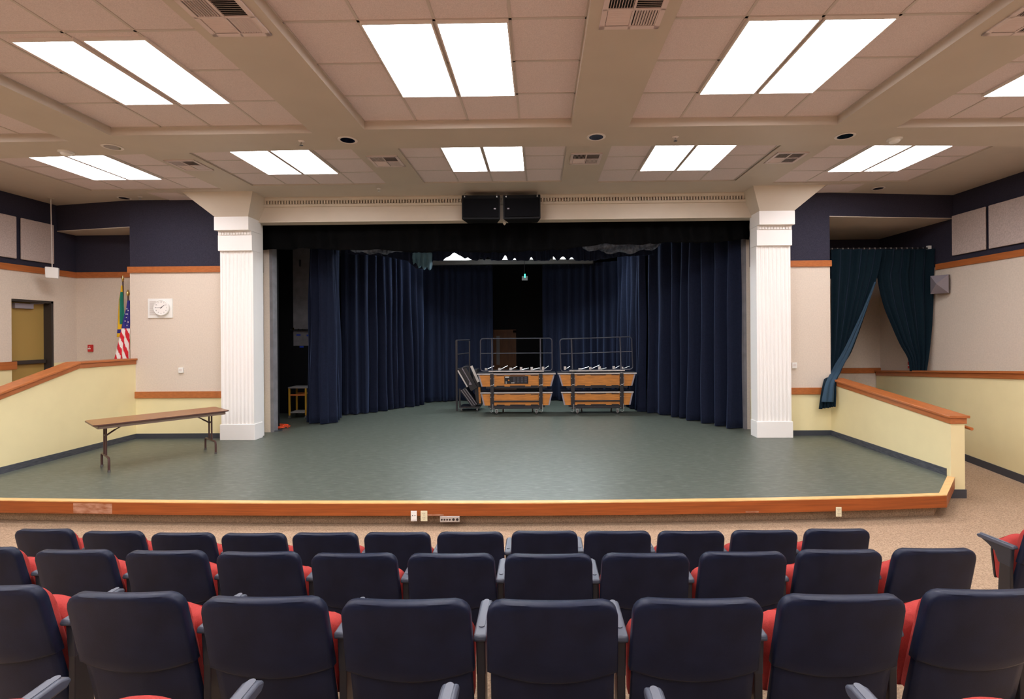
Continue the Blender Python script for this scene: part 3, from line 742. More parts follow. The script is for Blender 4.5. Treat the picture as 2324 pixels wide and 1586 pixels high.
# ------------------------------------------------------------------ auditorium seats
def seat_parts(t, arm_left=False):
    HT = .885
    def shell(zt, zbf, wt, wb, y0, th, rc, ins_list, nu=14, nv=12, lean=.235, cur=.022):
        """rounded-corner panel leaning back; y0 = offset in front of the back face"""
        def pt(u, v, ins, dy):
            uu = 2 * u - 1
            zb = zbf(uu) + ins; z1 = zt - ins
            z = zb + (z1 - zb) * (1 - (1 - v) ** 1.6)
            hw = (wb + (wt - wb) * (z - .3) / .585) / 2 - ins
            dz = z - (z1 - rc)
            if dz > 0: hw = hw - rc + math.sqrt(max(0, rc * rc - dz * dz))
            x = uu * hw
            y = y0 + dy + (HT - z) * lean + cur * (uu * .9) ** 2
            return (x, y, z + .004 * (1 - uu * uu) * (v ** 3))
        mb = MB()
        rings = []
        for ins, dy in ins_list:
            g = [[pt(i / nu, j / nv, ins, dy) for i in range(nu + 1)] for j in range(nv + 1)]
            rings.append(g)
        def face(g, rev):
            mb.add([p for r in g for p in r], [((j * (nu + 1) + i), (j * (nu + 1) + i + 1), ((j + 1) * (nu + 1) + i + 1), ((j + 1) * (nu + 1) + i)) for j in range(nv) for i in range(nu)])
        face(rings[0], 0); face(rings[-1], 1)
        per = [(j, i) for j in (0,) for i in range(nu)] + [(j, nu) for j in range(nv)] + [(nv, i) for i in range(nu, 0, -1)] + [(j, 0) for j in range(nv, 0, -1)]
        n = len(per)
        for ga, gb in zip(rings[:-1], rings[1:]):
            mb.add([ga[j][i] for j, i in per] + [gb[j][i] for j, i in per], [(k, (k + 1) % n, n + (k + 1) % n, n + k) for k in range(n)])
        # weld
        return mb
    def weld(o):
        bm = bmesh.new(); bm.from_mesh(o.data); bmesh.ops.remove_doubles(bm, verts=bm.verts, dist=1e-5)
        bmesh.ops.recalc_face_normals(bm, faces=bm.faces); bm.to_mesh(o.data); bm.free()
        for p in o.data.polygons: p.use_smooth = True
        o.data.set_sharp_from_angle(angle=math.radians(50)); return o
    weld(obj('back_shell', shell(HT, lambda u: .587 - .038 * (1 - u * u), .476, .506, 0, .045, .055, [(.012, 0), (.004, .003), (0, .010), (0, .040), (.006, .046)]), M['seat'], t))
    weld(obj('lower_back', shell(.60, lambda u: .29, .46, .475, .014, .03, .02, [(.004, 0), (0, .006), (0, .025)], nv=6), M['seat'], t))
    weld(obj('back_cushion', shell(.855, lambda u: .42, .42, .44, .047, .05, .07, [(0, 0), (0, .03), (.012, .045), (.035, .052)]), M['red'], t))
    # tipped-up seat cushion and its moulded pan
    def tip(y0, dlist, wd, z0, z1, rc):
        nu, nv = 12, 10
        def pt(u, v, ins, dy):
            uu = 2 * u - 1; z = z0 + ins + (z1 - z0 - 2 * ins) * (1 - (1 - v) ** 1.7)
            z1i = z1 - ins; hw = wd / 2 - ins
            zz = z
            dz = z - (z1i - rc)
            if dz > 0: hw = hw - rc + math.sqrt(max(0, rc * rc - dz * dz))
            zz = z - .03 * (uu * uu) * v ** 2
            return (uu * hw, y0 + dy + (z - z0) * .10, zz)
        mb = MB(); rings = [[[pt(i / nu, j / nv, ins, dy) for i in range(nu + 1)] for j in range(nv + 1)] for ins, dy in dlist]
        for g in (rings[0], rings[-1]):
            mb.add([p for r in g for p in r], [((j * (nu + 1) + i), (j * (nu + 1) + i + 1), ((j + 1) * (nu + 1) + i + 1), ((j + 1) * (nu + 1) + i)) for j in range(nv) for i in range(nu)])
        per = [(0, i) for i in range(nu)] + [(j, nu) for j in range(nv)] + [(nv, i) for i in range(nu, 0, -1)] + [(j, 0) for j in range(nv, 0, -1)]
        n = len(per)
        for ga, gb in zip(rings[:-1], rings[1:]):
            mb.add([ga[j][i] for j, i in per] + [gb[j][i] for j, i in per], [(k, (k + 1) % n, n + (k + 1) % n, n + k) for k in range(n)])
        return mb
    weld(obj('seat_cushion', tip(.20, [(.03, 0), (.008, .012), (0, .03), (0, .07), (.01, .085)], .455, .40, .715, .10), M['red'], t))
    weld(obj('seat_pan', tip(.288, [(.0, 0), (0, .01), (.02, .03)], .44, .39, .69, .09), M['pan'], t))
    def arm(x):
        pf = [(.115, .71), (.35, .712), (.375, .703), (.38, .690), (.365, .678), (.125, .680), (.108, .69)]
        a = obj('armrest', MB().prism(pf, 'x', x - .025, x + .025), M['arm'], t, bevel=.009, smooth=True)
        bf = [(.13, .68), (.355, .68), (.30, .655), (.25, .62), (.225, .55), (.14, .54)]
        obj('arm_support', MB().prism(bf, 'x', x - .018, x + .018), M['support'], t, bevel=.005)
        rr = [(x + p[0], p[1]) for p in rrect(.024, .20, .0115, 4, 0, .265)]
        obj('armrest_inset', MB().prism(rr, 'z', .709, .7135), M['armcap'], a)
        st = [(.14, .55), (.215, .56), (.225, .40), (.235, .12), (.31, .03), (.31, 0), (.06, 0), (.06, .03), (.13, .12), (.14, .40)]
        obj('stanchion', MB().prism(st, 'x', x - .016, x + .016), M['blackmetal'], t, bevel=.004)
    arm(.2655)
    if arm_left: arm(-.2655)
    return t
def seat_thing(arm_left): return seat_parts(thing('auditorium_seat', 'x', 'auditorium seat'), arm_left)
protos = {}
def place_seat(x, y, z, rz, label, group, arm_left=False):
    if arm_left not in protos:
        t = protos[arm_left] = seat_thing(arm_left)
        t.location = (x, y, z); t.rotation_euler = (0, 0, rz); t['label'] = label; t['group'] = group
        return t
    return dup(protos[arm_left], label, (x, y, z), rz, group)
SH = .885
R1 = [(86, 1203), (244, 1208), (404, 1212), (567, 1213), (731, 1212), (897, 1211), (1065, 1210), (1236, 1208), (1404, 1208), (1573, 1208), (1742, 1206), (1909, 1203)]
R2 = [(-60, 1247), (150, 1253), (362, 1255), (575, 1258), (796, 1261), (1020, 1262), (1245, 1263), (1469, 1261), (1695, 1258), (1917, 1253), (2137, 1250)]
R3 = [(-52, 1340), (262, 1356), (582, 1367), (913, 1373), (1254, 1375), (1593, 1371), (1929, 1362), (2258, 1350)]
def row(pts, z, label, group, n0=0):
    for k, (x, y) in enumerate(pts):
        p = onz(x, y + 3, z + SH)
        o = place_seat(p.x, p.y, z, 0, label(k, len(pts)), group, k == 0)
        o.scale = (1 - 9e-8 * (x - 1200) ** 2, 1, 1)
def lab1(k, n):
    if k == 0: return 'dark navy auditorium seat at the left end of the front row, by the aisle'
    if k == n - 1: return 'dark navy auditorium seat at the right end of the front row, by the carpeted aisle'
    return f'dark navy seat in the front row nearest the stage, {ordinal(k)} of the row from left'
row(R1, FL, lab1, 'front row of seats')
row(R2, -.07, lambda k, n: 'dark navy seat cut off by the left picture edge, second row from the stage' if k == 0 else ('dark navy seat at the right end of the second row, by the carpeted aisle' if k == n - 1 else f'dark navy seat in the second row from the stage, {ordinal(k)} of the row from left'), 'second row of seats')
row(R3, .16, lambda k, n: 'large dark navy seat cut off by the left picture edge, third row from the stage' if k == 0 else ('large dark navy seat cut off by the right picture edge, third row from the stage' if k == n - 1 else f'large dark navy seat in the third row, {ordinal(k)} of the row from left'), 'third row of seats')
# fourth row: only tipped cushions and armrests reach into the picture
for k in range(-3, 4):
    x = .045 + .53 * k
    y = .905 + .012 * abs(k)
    place_seat(x, y, .39, 0, f'seat at the bottom edge, red cushion and armrest tips showing, {ordinal(k + 3)} from left', 'fourth row of seats', k == -3)
place_seat(3.76, 3.57, FL, math.radians(8), 'lone seat at the right picture edge with red cushion and slate armrest, across the aisle', 'seats across the aisle', True)

# ------------------------------------------------------------------ folding table
ax, ay = .625, .78; ang = math.atan2(ay, ax)
t = thing('folding_table', 'long narrow folding table with brown top, left on the stage apron', 'table', (-6.20, 7.90, 0), ang)
HL, HW = .885, .345
top = MB().prism(rrect(2 * HL, 2 * HW, .05, 5), 'z', .712, .735)
obj('tabletop', top, M['tabletop'], t, bevel=.003)
obj('edge_band', MB().prism(rrect(2 * HL + .006, 2 * HW + .006, .052, 5), 'z', .714, .732), M['brown'], t)
ap = MB()
for s_ in (-1, 1): ap.box(-HL + .06, HL - .06, s_ * (HW - .03) - .008, s_ * (HW - .03) + .008, .665, .713)
for s_ in (-1, 1): ap.box(s_ * (HL - .06) - .008, s_ * (HL - .06) + .008, -HW + .03, HW - .03, .665, .713)
obj('apron', ap, M['apron'], t)
for s_ in (-1, 1):
    x = s_ * .70; lg = MB()
    for q in (-.065, .065): lg.tube([(x, q, .70), (x, q, .21)], .013, 8)
    lg.tube([(x, -.255, 0), (x, -.255, .16), (x, -.245, .195), (x, -.22, .21), (x, .22, .21), (x, .245, .195), (x, .255, .16), (x, .255, 0)], .016, 8)
    lg.tube([(x, -.065, .52), (x, .065, .52)], .010, 6)
    l_ = obj('leg', lg, M['brown'], t, smooth=True)
    obj('foot_cap', MB().lathe([(.019, 0), (.019, .03)], (x, -.255, 0), 10).lathe([(.019, 0), (.019, .03)], (x, .255, 0), 10), M['rubber'], l_)
    obj('brace', MB().tube([(x, 0, .50), (x - s_ * .14, 0, .60), (x - s_ * .33, 0, .70)], .009, 6).tube([(x, .02, .50), (x - s_ * .12, .02, .585)], .012, 6), M['brown'], t, smooth=True)

# ------------------------------------------------------------------ riser carts on stage
def riser_cart(label, x0, yaw, tilt, panel):
    t = thing('riser_cart', label, 'riser cart', (x0, 12.2, 0), yaw, 'folded choral risers')
    W1, W2, W3, W4 = .985, .925, .86, .905
    fr = MB()
    for s_ in (-1, 1):
        x = s_ * .61
        fr.box(x - .045, x + .045, -.03, .012, .13, 1.02); fr.box(x - .03, x + .03, .30, .36, .13, .95)
        fr.box(x - .02, x + .02, 0, .36, .13, .17)
    for z, h in ((.315, .035), (.145, .05)): fr.box(-.57, .57, -.028, -.004, z, z + h)
    obj('frame', fr, M['blackmetal'], t, bevel=.004)
    def tier(z0, z1, wt, wb, dw, dz, nm_):
        ply = MB().prism([(-wb, z0), (wb, z0), (wt, z1), (-wt, z1)], 'y', .014, .034)
        ply.prism([(-wb, z0), (wb, z0), (wt, z1), (-wt, z1)], 'y', .40, .42)
        p = obj('riser_panel', ply, M['ply'], t)
        ed = MB()
        for s_ in (-1, 1):
            ed.hexa([(s_ * wb, .012, z0), (s_ * (wb + .035), .012, z0), (s_ * (wb + .035), .036, z0), (s_ * wb, .036, z0)], [(s_ * wt, .012, z1), (s_ * (wt + .035), .012, z1), (s_ * (wt + .035), .036, z1), (s_ * wt, .036, z1)])
        obj('panel_edging', ed, M['mauve'], p)
        d_ = obj('riser_deck', MB().box(-dw, dw, -.012, .45, z1 + .012, z1 + .05), M['blackmetal'], t)
        obj('deck_edging', MB().box(-dw, dw, -.018, -.008, z1 + .014, z1 + .044), M['alu'], d_)
        hh = MB()
        for a_, b_ in ((-.50, -.30), (-.16, .22), (.36, .54)):
            hh.box(a_, b_, .004, .016, z1 - .018, z1 - .005); hh.box(a_, b_, .004, .016, z0 - .003, z0 + .022)
        hh.box(-wb + .08, wb - .08, .02, .38, z0 - .05, z0 - .004)
        for q in (-.62, -.2, .22, .68): hh.box(q - .012, q + .012, .0, .015, z0 - .035, z0 - .015)
        obj('hinges', hh, M['blackmetal'], p)
        return p
    pu = tier(.70, .985, .925, .845, W1, 1.02, 'upper')
    tier(.225, .515, .86, .795, W4, .54, 'lower')
    # short upper step lying flat on the upper deck
    s2 = obj('step_deck', MB().box(-.69, .69, -.008, .33, 1.065, 1.10), M['blackmetal'], t)
    obj('deck_edging', MB().box(-.69, .69, -.016, -.006, 1.07, 1.095), M['alu'], s2)
    hw = MB()
    rnd = random.Random(int(x0 * 100) + 3)
    for k in range(6):
        x = -.75 + k * .29 + rnd.uniform(-.05, .05); y = rnd.uniform(.1, .3)
        hw.box(x - .03, x + .03, y, y + .03, 1.09, 1.13 + rnd.random() * .06)
        hw.tube([(x, y, 1.10), (x + .12 + rnd.random() * .12, y + .02, 1.14 + rnd.random() * .07)], .008, 5)
    obj('latch_hardware', hw, M['alu'], t)
    # guard rail
    g = MB(); gw = .90; z0, z1, r = 1.085, 1.90, .07
    P = []
    for cx_, cz_, a0 in ((gw - r, z1 - r, 90), (gw - r, z0 + r, 0), (-gw + r, z0 + r, -90), (-gw + r, z1 - r, -180)):
        for k in range(6):
            a = math.radians(a0 - 18 * k); P.append((cx_ + r * math.cos(a), .05, cz_ + r * math.sin(a)))
    P.append(P[0])
    rot = lambda p: (p[0] * math.cos(tilt) - (p[2] - 1.1) * math.sin(tilt), p[1], 1.1 + p[0] * math.sin(tilt) + (p[2] - 1.1) * math.cos(tilt))
    g.tube([rot(p) for p in P], .013, 8, caps=False)
    g.tube([rot((-gw, .05, 1.53)), rot((gw, .05, 1.53))], .011, 8)
    for x in (-.61, .61): g.tube([rot((x, .045, 1.91)), rot((x, .045, 1.06)), (x, -.01, .98)], .018, 8)
    obj('guard_rail', g, M['railmetal'], t, smooth=True)
    bt = MB()
    for x in (-.61, .61):
        for z in (.16, .44, .54, .72, .9): bt.lathe([(.010, -.036), (.010, -.03)], (x - .03, 0, z), 8, 'y'); bt.lathe([(.010, -.036), (.010, -.03)], (x + .05, 0, z), 8, 'y')
    for x in (-.61, .61): bt.tube([(x + .055, -.03, .92), (x + .055, -.035, .76), (x + .02, -.04, .74), (x - .02, -.04, .74)], .006, 6)
    for x in (-.62, .62): bt.tube([(x + .03, -.03, .26), (x + .03, -.035, .09), (x, -.05, .06), (x - .05, -.05, .09)], .008, 6)
    obj('bolts', bt, M['steel'], t)
    for x, y in ((-.50, .0), (.50, .0), (-.36, .38), (.40, .38)):
        c = obj('caster', MB().box(x - .03, x - .022, y - .02, y + .02, .045, .13).box(x + .022, x + .03, y - .02, y + .02, .045, .13).box(x - .03, x + .03, y - .02, y + .02, .115, .135), M['steel'], t)
        obj('wheel', MB().lathe([(.02, -.02), (.052, -.018), (.055, 0), (.052, .018), (.02, .02)], (x, y, .055), 16, 'x'), M['rubber'], c, smooth=True)
    if panel:
        lb = obj('warning_label', MB().box(-.30, .30, .004, .013, .765, .955), M['label'], t)
        mk = MB(); mk.box(-.28, -.18, .002, .005, .925, .945)
        for k in range(3): mk.box(-.27 + .0, -.24, .002, .005, .775 + k * .02, .782 + k * .02)
        mk.box(-.13, -.05, .002, .005, .785, .797)
        obj('white_marks', mk, M['plastic'], lb)
        mo = MB().prism([(-.21, .845), (-.17, .845), (-.19, .88)], 'y', .002, .005)
        obj('warning_triangle', mo, mat('orange_print', (.8, .25, .02), .5), lb)
        gr = MB()
        for k in range(4):
            for j in range(3): gr.box(-.08 + k * .095, -.02 + k * .095, .003, .006, .80 + j * .048, .832 + j * .048)
        obj('diagrams', gr, mat('grey_print', (.06, .055, .07), .5), lb)
    return t
riser_cart('folded choral riser cart with plywood panels and a black instruction label', -.585, 0, 0, True)
riser_cart('folded choral riser cart with plain plywood panels and tilted guard rail, by the right curtains', 1.435, 0, .028, False)
# end-on cart at the left of the pair
t = thing('riser_cart', 'folded black riser cart seen end-on, left of the plywood ones', 'riser cart', (-1.99, 12.70, 0), 0, 'folded choral risers')
fr = MB()
fr.box(-.20, -.15, -.02, .02, .02, 1.86); fr.box(.15, .18, -.02, .02, .9, 1.84)
fr.tube([(-.18, 0, 1.86), (.17, 0, 1.87)], .014, 8).tube([(-.18, 0, 1.49), (.17, 0, 1.53)], .013, 8).tube([(-.18, 0, 1.10), (.17, 0, 1.19)], .013, 8)
fr.box(-.1, .42, -.02, .5, .09, .13).box(-.12, -.08, 0, .04, .1, .6)
obj('frame', fr, M['blackmetal'], t)
def tilted(cx_, cz_, ln, th, a, y0, y1):
    c_, s_ = math.cos(a), math.sin(a)
    P = [(-th / 2, -ln / 2), (th / 2, -ln / 2), (th / 2, ln / 2), (-th / 2, ln / 2)]
    return [(cx_ + p[0] * c_ - p[1] * s_, cz_ + p[0] * s_ + p[1] * c_) for p in P], y0, y1
for nm_, args, m_ in (('riser_panel', (.12, .86, .66, .20, .52, .0, .5), 'blackmetal'), ('riser_panel', (.34, .62, .95, .14, .12, .05, .5), 'blackmetal'), ('riser_panel', (.14, .36, .55, .17, .62, .0, .5), 'blackmetal')):
    P, y0, y1 = tilted(*args); obj(nm_, MB().prism(P, 'y', y0, y1), M[m_], t, bevel=.01)
for args in ((-.02, .86, .50, .035, .52, -.02, .0), (.30, .98, .46, .06, .42, -.02, .03), (.42, .42, .42, .05, .05, 0, .04)):
    P, y0, y1 = tilted(*args); obj('panel_edging', MB().prism(P, 'y', y0, y1), M['alu'] if args[0] < .4 else M['ply'], t)
lt = MB()
for k in range(3):
    P, y0, y1 = tilted(.08 + k * .06, .36 + k * .015, .5, .012, .62, -.012, 0); lt.prism(P, 'y', y0, y1)
P, y0, y1 = tilted(.09, .92, .5, .02, .52, -.02, 0); lt.prism(P, 'y', y0, y1)
lt.box(.15, .2, -.03, -.01, .70, .76)
obj('hinge_rods', lt, M['mauve'], t)
for x in (-.05, .36):
    c = obj('caster', MB().box(x - .025, x + .025, .0, .04, .08, .1).box(x - .025, x - .02, .0, .04, .04, .1), M['steel'], t)
    obj('wheel', MB().lathe([(.02, -.015), (.045, -.013), (.045, .013), (.02, .015)], (x, .02, .045), 14, 'x'), M['rubber'], c, smooth=True)

# ------------------------------------------------------------------ speakers on the frieze
def frieze_speaker(label, px0, px1, y0, y1, yaw):
    a = ony(px0, y0, 9.12); b = ony(px1, y1, 9.12)
    wd = (b.x - a.x) / 2; hh = (a.z - b.z) / 2
    t = thing('loudspeaker', label, 'loudspeaker', ((a.x + b.x) / 2, 9.14, (a.z + b.z) / 2), yaw, 'loudspeakers on the frieze')
    obj('cabinet', MB().hexa([(-wd, .02, -hh), (wd, .02, -hh), (wd * .8, .36, -hh), (-wd * .8, .36, -hh)], [(-wd, .02, hh), (wd, .02, hh), (wd * .8, .36, hh), (-wd * .8, .36, hh)]), M['black'], t, bevel=.008)
    obj('grille', MB().box(-wd + .03, wd - .03, .0, .025, -hh + .04, hh - .07), M['grille'], t, bevel=.004)
    s_ = 1 if yaw < 0 else -1
    bb = MB()
    for x in (-wd + .06, wd - .06):
        bb.lathe([(.012, -.01), (.014, .02)], (x, 0, hh - .035), 10, 'y'); bb.tube([(x, 0, hh - .035), (x, .02, hh), (x, .1, hh + .06)], .006, 6)
    obj('rigging_eyes', bb, M['steel'], t)
    x = (wd - .10) * (1 if yaw > 0 else -1)
    obj('badge', MB().box(x - .02, x + .02, -.004, .003, -.045, -.022), M['mauve'], t)
    return t
frieze_speaker('black loudspeaker on the frieze, left of the joined pair', 1047, 1135, 442, 496, .035)
frieze_speaker('black loudspeaker on the frieze, right of the joined pair', 1141, 1227, 441, 495, -.035)
p = ony(1143, 498, 9.3)
t = thing('junction_box', 'small tan box under the gap between the loudspeakers', 'junction box', (p.x, 9.52, p.z))
obj('box', MB().lathe([(.005, -.06), (.028, -.035), (.035, -.005), (.02, .02)], (0, 0, 0), 8), M['frieze'], t)
obj('conduit', MB().tube([(0, 0, .01), (-.012, 0, .2), (-.01, .02, .45)], .012, 8), M['frieze'], t, smooth=True)

# ------------------------------------------------------------------ clock panel
a = ony(337, 678, YW); b = ony(393, 721.5, YW); c = ony(370.5, 698.5, YW)
t = thing('wall_clock', 'round white wall clock on a white grille plate, left of the column', 'clock', (c.x, YW, c.z))
obj('mounting_plate', MB().box(a.x - c.x, b.x - c.x, -.02, 0, b.z - c.z, a.z - c.z), M['plastic'], t, bevel=.004)
gr = MB(); g0 = a.x - c.x + .04; g1 = g0 + .17
for k in range(14): z = -.14 + k * .02; gr.box(g0, g1, -.024, -.019, z, z + .009)
obj('speaker_grille', gr, M['tbar'], t)
cl = obj('clock_case', MB().lathe([(.03, -.02), (.15, -.02), (.158, -.035), (.155, -.06), (.143, -.065), (.14, -.055)], n=40, axis='y'), M['plastic'], t, smooth=True)
obj('clock_face', MB().lathe([(.141, -.05), (.141, -.056)], n=40, axis='y'), M['white'], t)
hd = MB()
def hand(ang, ln, wd):
    d = Vector((math.sin(ang), 0, math.cos(ang))); n_ = Vector((d.z, 0, -d.x))
    q = [d * -.02 - n_ * wd, d * -.02 + n_ * wd, d * ln + n_ * wd * .5, d * ln - n_ * wd * .5]
    hd.hexa([(v.x, -.060, v.z) for v in q], [(v.x, -.058, v.z) for v in q])
hand(math.radians(52), .085, .006); hand(math.radians(272), .12, .004)
obj('clock_hands', hd, M['blackmetal'], t)
def text_mesh(s_, size):
    cu = bpy.data.curves.new('t', 'FONT'); cu.body = s_; cu.size = size; cu.align_x = 'CENTER'; cu.align_y = 'CENTER'
    o = bpy.data.objects.new('t', cu); C.objects.link(o)
    dg = bpy.context.evaluated_depsgraph_get(); dg.update()
    me = bpy.data.meshes.new_from_object(o.evaluated_get(dg))
    vs = [v.co.copy() for v in me.vertices]; fs = [tuple(p.vertices) for p in me.polygons]
    bpy.data.objects.remove(o); bpy.data.curves.remove(cu); bpy.data.meshes.remove(me)
    return vs, fs
nmr = MB()
for k in range(1, 13):
    vs, fs = text_mesh(str(k), .034); a_ = k * math.pi / 6
    nmr.add([(v.x + .112 * math.sin(a_), -.0575, v.y + .112 * math.cos(a_)) for v in vs], fs)
obj('numerals', nmr, M['blackmetal'], t, recalc=False)

# ------------------------------------------------------------------ small wall fittings
def wall_box(name, label, cat, px, py, Y, w_, h_, m_, extra=None):
    p = ony(px, py, Y); t = thing(name, label, cat, (p.x, Y, p.z))
    obj('cover', MB().box(-w_ / 2, w_ / 2, -.035, 0, -h_ / 2, h_ / 2), m_, t, bevel=.006)
    obj('front_grille', MB().box(-w_ * .3, w_ * .3, -.04, -.034, -h_ * .1, h_ * .25), M['frame'], t)
    return t
wall_box('thermostat', 'small white thermostat on the beige wall left of the stage, under the clock', 'thermostat', 412.5, 840, YW, .095, .105, M['plastic'])
wall_box('thermostat', 'small white thermostat on the beige wall right of the stage, beside the column', 'thermostat', 1801.5, 829, YW, .095, .115, M['plastic'])
p = ony(208, 790, 10.28)
t = thing('fire_alarm', 'red fire alarm pull station on the recess wall near the flags', 'fire alarm', (p.x, 10.28, p.z))
obj('housing', MB().box(-.045, .045, -.05, 0, -.075, .075), M['redp'], t, bevel=.008)
obj('pull_handle', MB().box(-.025, .025, -.06, -.048, -.02, .0).box(-.012, .012, -.056, -.048, .02, .035), M['plastic'], t)
p = ony(2055, 828, 11.0)
t = thing('fire_alarm', 'red fire alarm pull station in the dim recess behind the curtain', 'fire alarm', (XR, 10.95, p.z))
obj('housing', MB().box(-.05, 0, -.045, .045, -.075, .075), M['redp'], t, bevel=.008)
obj('pull_handle', MB().box(-.058, -.048, -.025, .025, -.02, .0), M['plastic'], t)

# acoustic panels
def apanel(label, x0, x1, y0, y1):
    t = obj('acoustic_panel', MB().box(x0, x1, y0, y1, 3.505, 4.295), M['panel'], bevel=.012)
    return tag(t, label, 'acoustic panel', 'fabric acoustic panels')
apanel('mauve fabric acoustic panel on the left wall, cut off by the left picture edge', XL + .021, XL + .055, 7.6, 9.055)
apanel('mauve fabric acoustic panel on the left wall, behind the hanging white box', XL + .021, XL + .055, 9.14, 9.765)
apanel('mauve fabric acoustic panel on the right wall, next to the curtained recess', XR - .055, XR - .021, 9.075, 9.80)
apanel('mauve fabric acoustic panel on the right wall, cut off by the right picture edge', XR - .055, XR - .021, 6.9, 9.01)

# door in the left wall
dd = MB().box(XL - .21, XL - .17, DY0 + .0, DY1 - .03, .62, DZ - .03)
dr = struct('door_1', dd, M['doory'])
fr = MB().box(XL - .22, XL - .012, DY1 - .045, DY1, .62, DZ).box(XL - .22, XL - .012, DY0, DY1, DZ - .045, DZ)
obj('door_frame', fr, M['doorframe'], dr)
obj('door_closer', MB().box(XL - .17, XL - .10, 9.16, 9.5, DZ - .17, DZ - .07).tube([(XL - .12, 9.45, DZ - .07), (XL - .1, 9.7, DZ - .05)], .012, 6), M['mauve'], dr, bevel=.006)
obj('panic_bar', MB().box(XL - .17, XL - .09, 9.03, 9.72, 1.50, 1.575), M['doorframe'], dr, bevel=.008)

# white box hanging from the ceiling on a rod
p = ony(118.5, 619, 9.35)
t = thing('hanging_box', 'white box hanging from the ceiling on a thin rod, over the left door', 'ceiling speaker', (p.x, 9.35, p.z), math.radians(30))
obj('housing', MB().prism([(-.095, -.10), (.095, -.115), (.10, .10), (-.10, .115)], 'y', -.035, .035), M['plastic'], t, bevel=.015)
obj('hanging_rod', MB().tube([(0, 0, .1), (-.012, 0, Z2S - p.z)], .009, 8), M['tbar'], t)
obj('ceiling_plate', MB().lathe([(.05, Z2S - p.z - .012), (.05, Z2S - p.z)], (-.012, 0, 0), 14), M['soffit'], t)

# pyramid-faced wall speaker at the right
p = ony(2130, 645, 9.95)
t = thing('wall_speaker', 'grey pyramid-faced wall speaker on the right wall, beside the teal curtain', 'loudspeaker', (p.x, 9.95, p.z), 0)
dirv = Vector((-.85, -.53, 0)); sv = Vector((.53, -.85, 0))
def sp_pt(a_, b_, z): q = dirv * a_ + sv * b_; return (q.x, q.y, z)
bw, bh = .15, .185
obj('speaker_body', MB().hexa([sp_pt(-.10, -bw, -bh), sp_pt(-.10, bw, -bh), sp_pt(-.04, bw, -bh), sp_pt(-.04, -bw, -bh)], [sp_pt(-.10, -bw, bh), sp_pt(-.10, bw, bh), sp_pt(-.04, bw, bh), sp_pt(-.04, -bw, bh)]), M['umber'], t)
pm = MB().add([sp_pt(-.04, -bw, -bh), sp_pt(-.04, bw, -bh), sp_pt(-.04, bw, bh), sp_pt(-.04, -bw, bh), sp_pt(.17, .02, .0)], [(0, 1, 4), (1, 2, 4), (2, 3, 4), (3, 0, 4), (0, 3, 2, 1)])
obj('pyramid_face', pm, M['mauve'], t)
obj('wall_bracket', MB().box(.05, XR - p.x, -.05, .05, -.12, .12), M['blackmetal'], t, bevel=.01)

# outlets and the audio plate at the stage front
def front_y(x):
    for (xa, ya), (xb, yb) in zip(front[:-1], front[1:]):
        if xa <= x <= xb: return ya + (yb - ya) * (x - xa) / (xb - xa)
def outlet(label, px, py, w_, h_, m_, name='wall_outlet', cat='electrical outlet', kind=0):
    q = ony(px, py, 5.85); y = front_y(q.x) - .047; q = ony(px, py, y)
    t = thing(name, label, cat, (q.x, y, q.z))
    obj('cover_plate', MB().box(-w_ / 2, w_ / 2, -.008, .0, -h_ / 2, h_ / 2), m_, t, bevel=.003)
    h = MB()
    if kind == 0:
        for z in (-.025, .025):
            h.box(-.013, -.009, -.0095, -.007, z, z + .012).box(.009, .013, -.0095, -.007, z, z + .012).lathe([(.004, -.0095), (.004, -.007)], (0, 0, z - .012), 8, 'y')
    elif kind == 1:
        for x in (-.014, .014): h.lathe([(.006, -.0095), (.006, -.007)], (x, 0, .005), 10, 'y')
    else:
        for k in range(4): h.lathe([(.011, -.012), (.011, -.007)], (-.095 + k * .032, 0, -.005), 12, 'y')
        for x in (.045, .09): h.lathe([(.016, -.012), (.016, -.007)], (x, 0, -.003), 14, 'y')
    obj('sockets', h, M['blackmetal'], t)
    if kind == 1: obj('card_holder', MB().box(-.03, .03, -.011, -.007, -.052, -.04), M['frame'], t)
outlet('white two-hole wall plate on the stage front', 939.5, 1170.5, .072, .125, M['plastic'], 'wall_plate', 'wall plate', 1)
outlet('ivory electrical outlet on the stage front beside the white plate', 962.5, 1170.5, .08, .125, M['ivory'])
outlet('ivory electrical outlet alone at the right of the stage front', 1903, 1161, .068, .115, M['ivory'])
outlet('wide metal audio plate with six round sockets on the stage front', 1021, 1177.5, .235, .07, M['alu'], 'audio_plate', 'audio plate', 2)

# worn patches of the fascia finish
M['worn'] = mat('worn_fascia_finish', (.40, .13, .05), .6, noise=.3, nscale=10, stretch=(1, 2, 3), col2=(.50, .27, .18))
wp = MB()
def patch(px0, px1, z0, z1):
    a = ony(px0, 1150, 5.9); b = ony(px1, 1150, 5.9)
    ya, yb = front_y(a.x) - .0462, front_y(b.x) - .0462
    wp.hexa([(a.x, ya, z0), (b.x, yb, z0), (b.x, yb + .002, z0), (a.x, ya + .002, z0)], [(a.x, ya, z1), (b.x, yb, z1), (b.x, yb + .002, z1), (a.x, ya + .002, z1)])
patch(163, 255, -.145, -.02); patch(972, 1010, -.148, -.13); patch(1690, 1720, -.146, -.125)
o = obj('worn_patches', wp, M['worn']); o.parent = bpy.data.objects['trim_1']

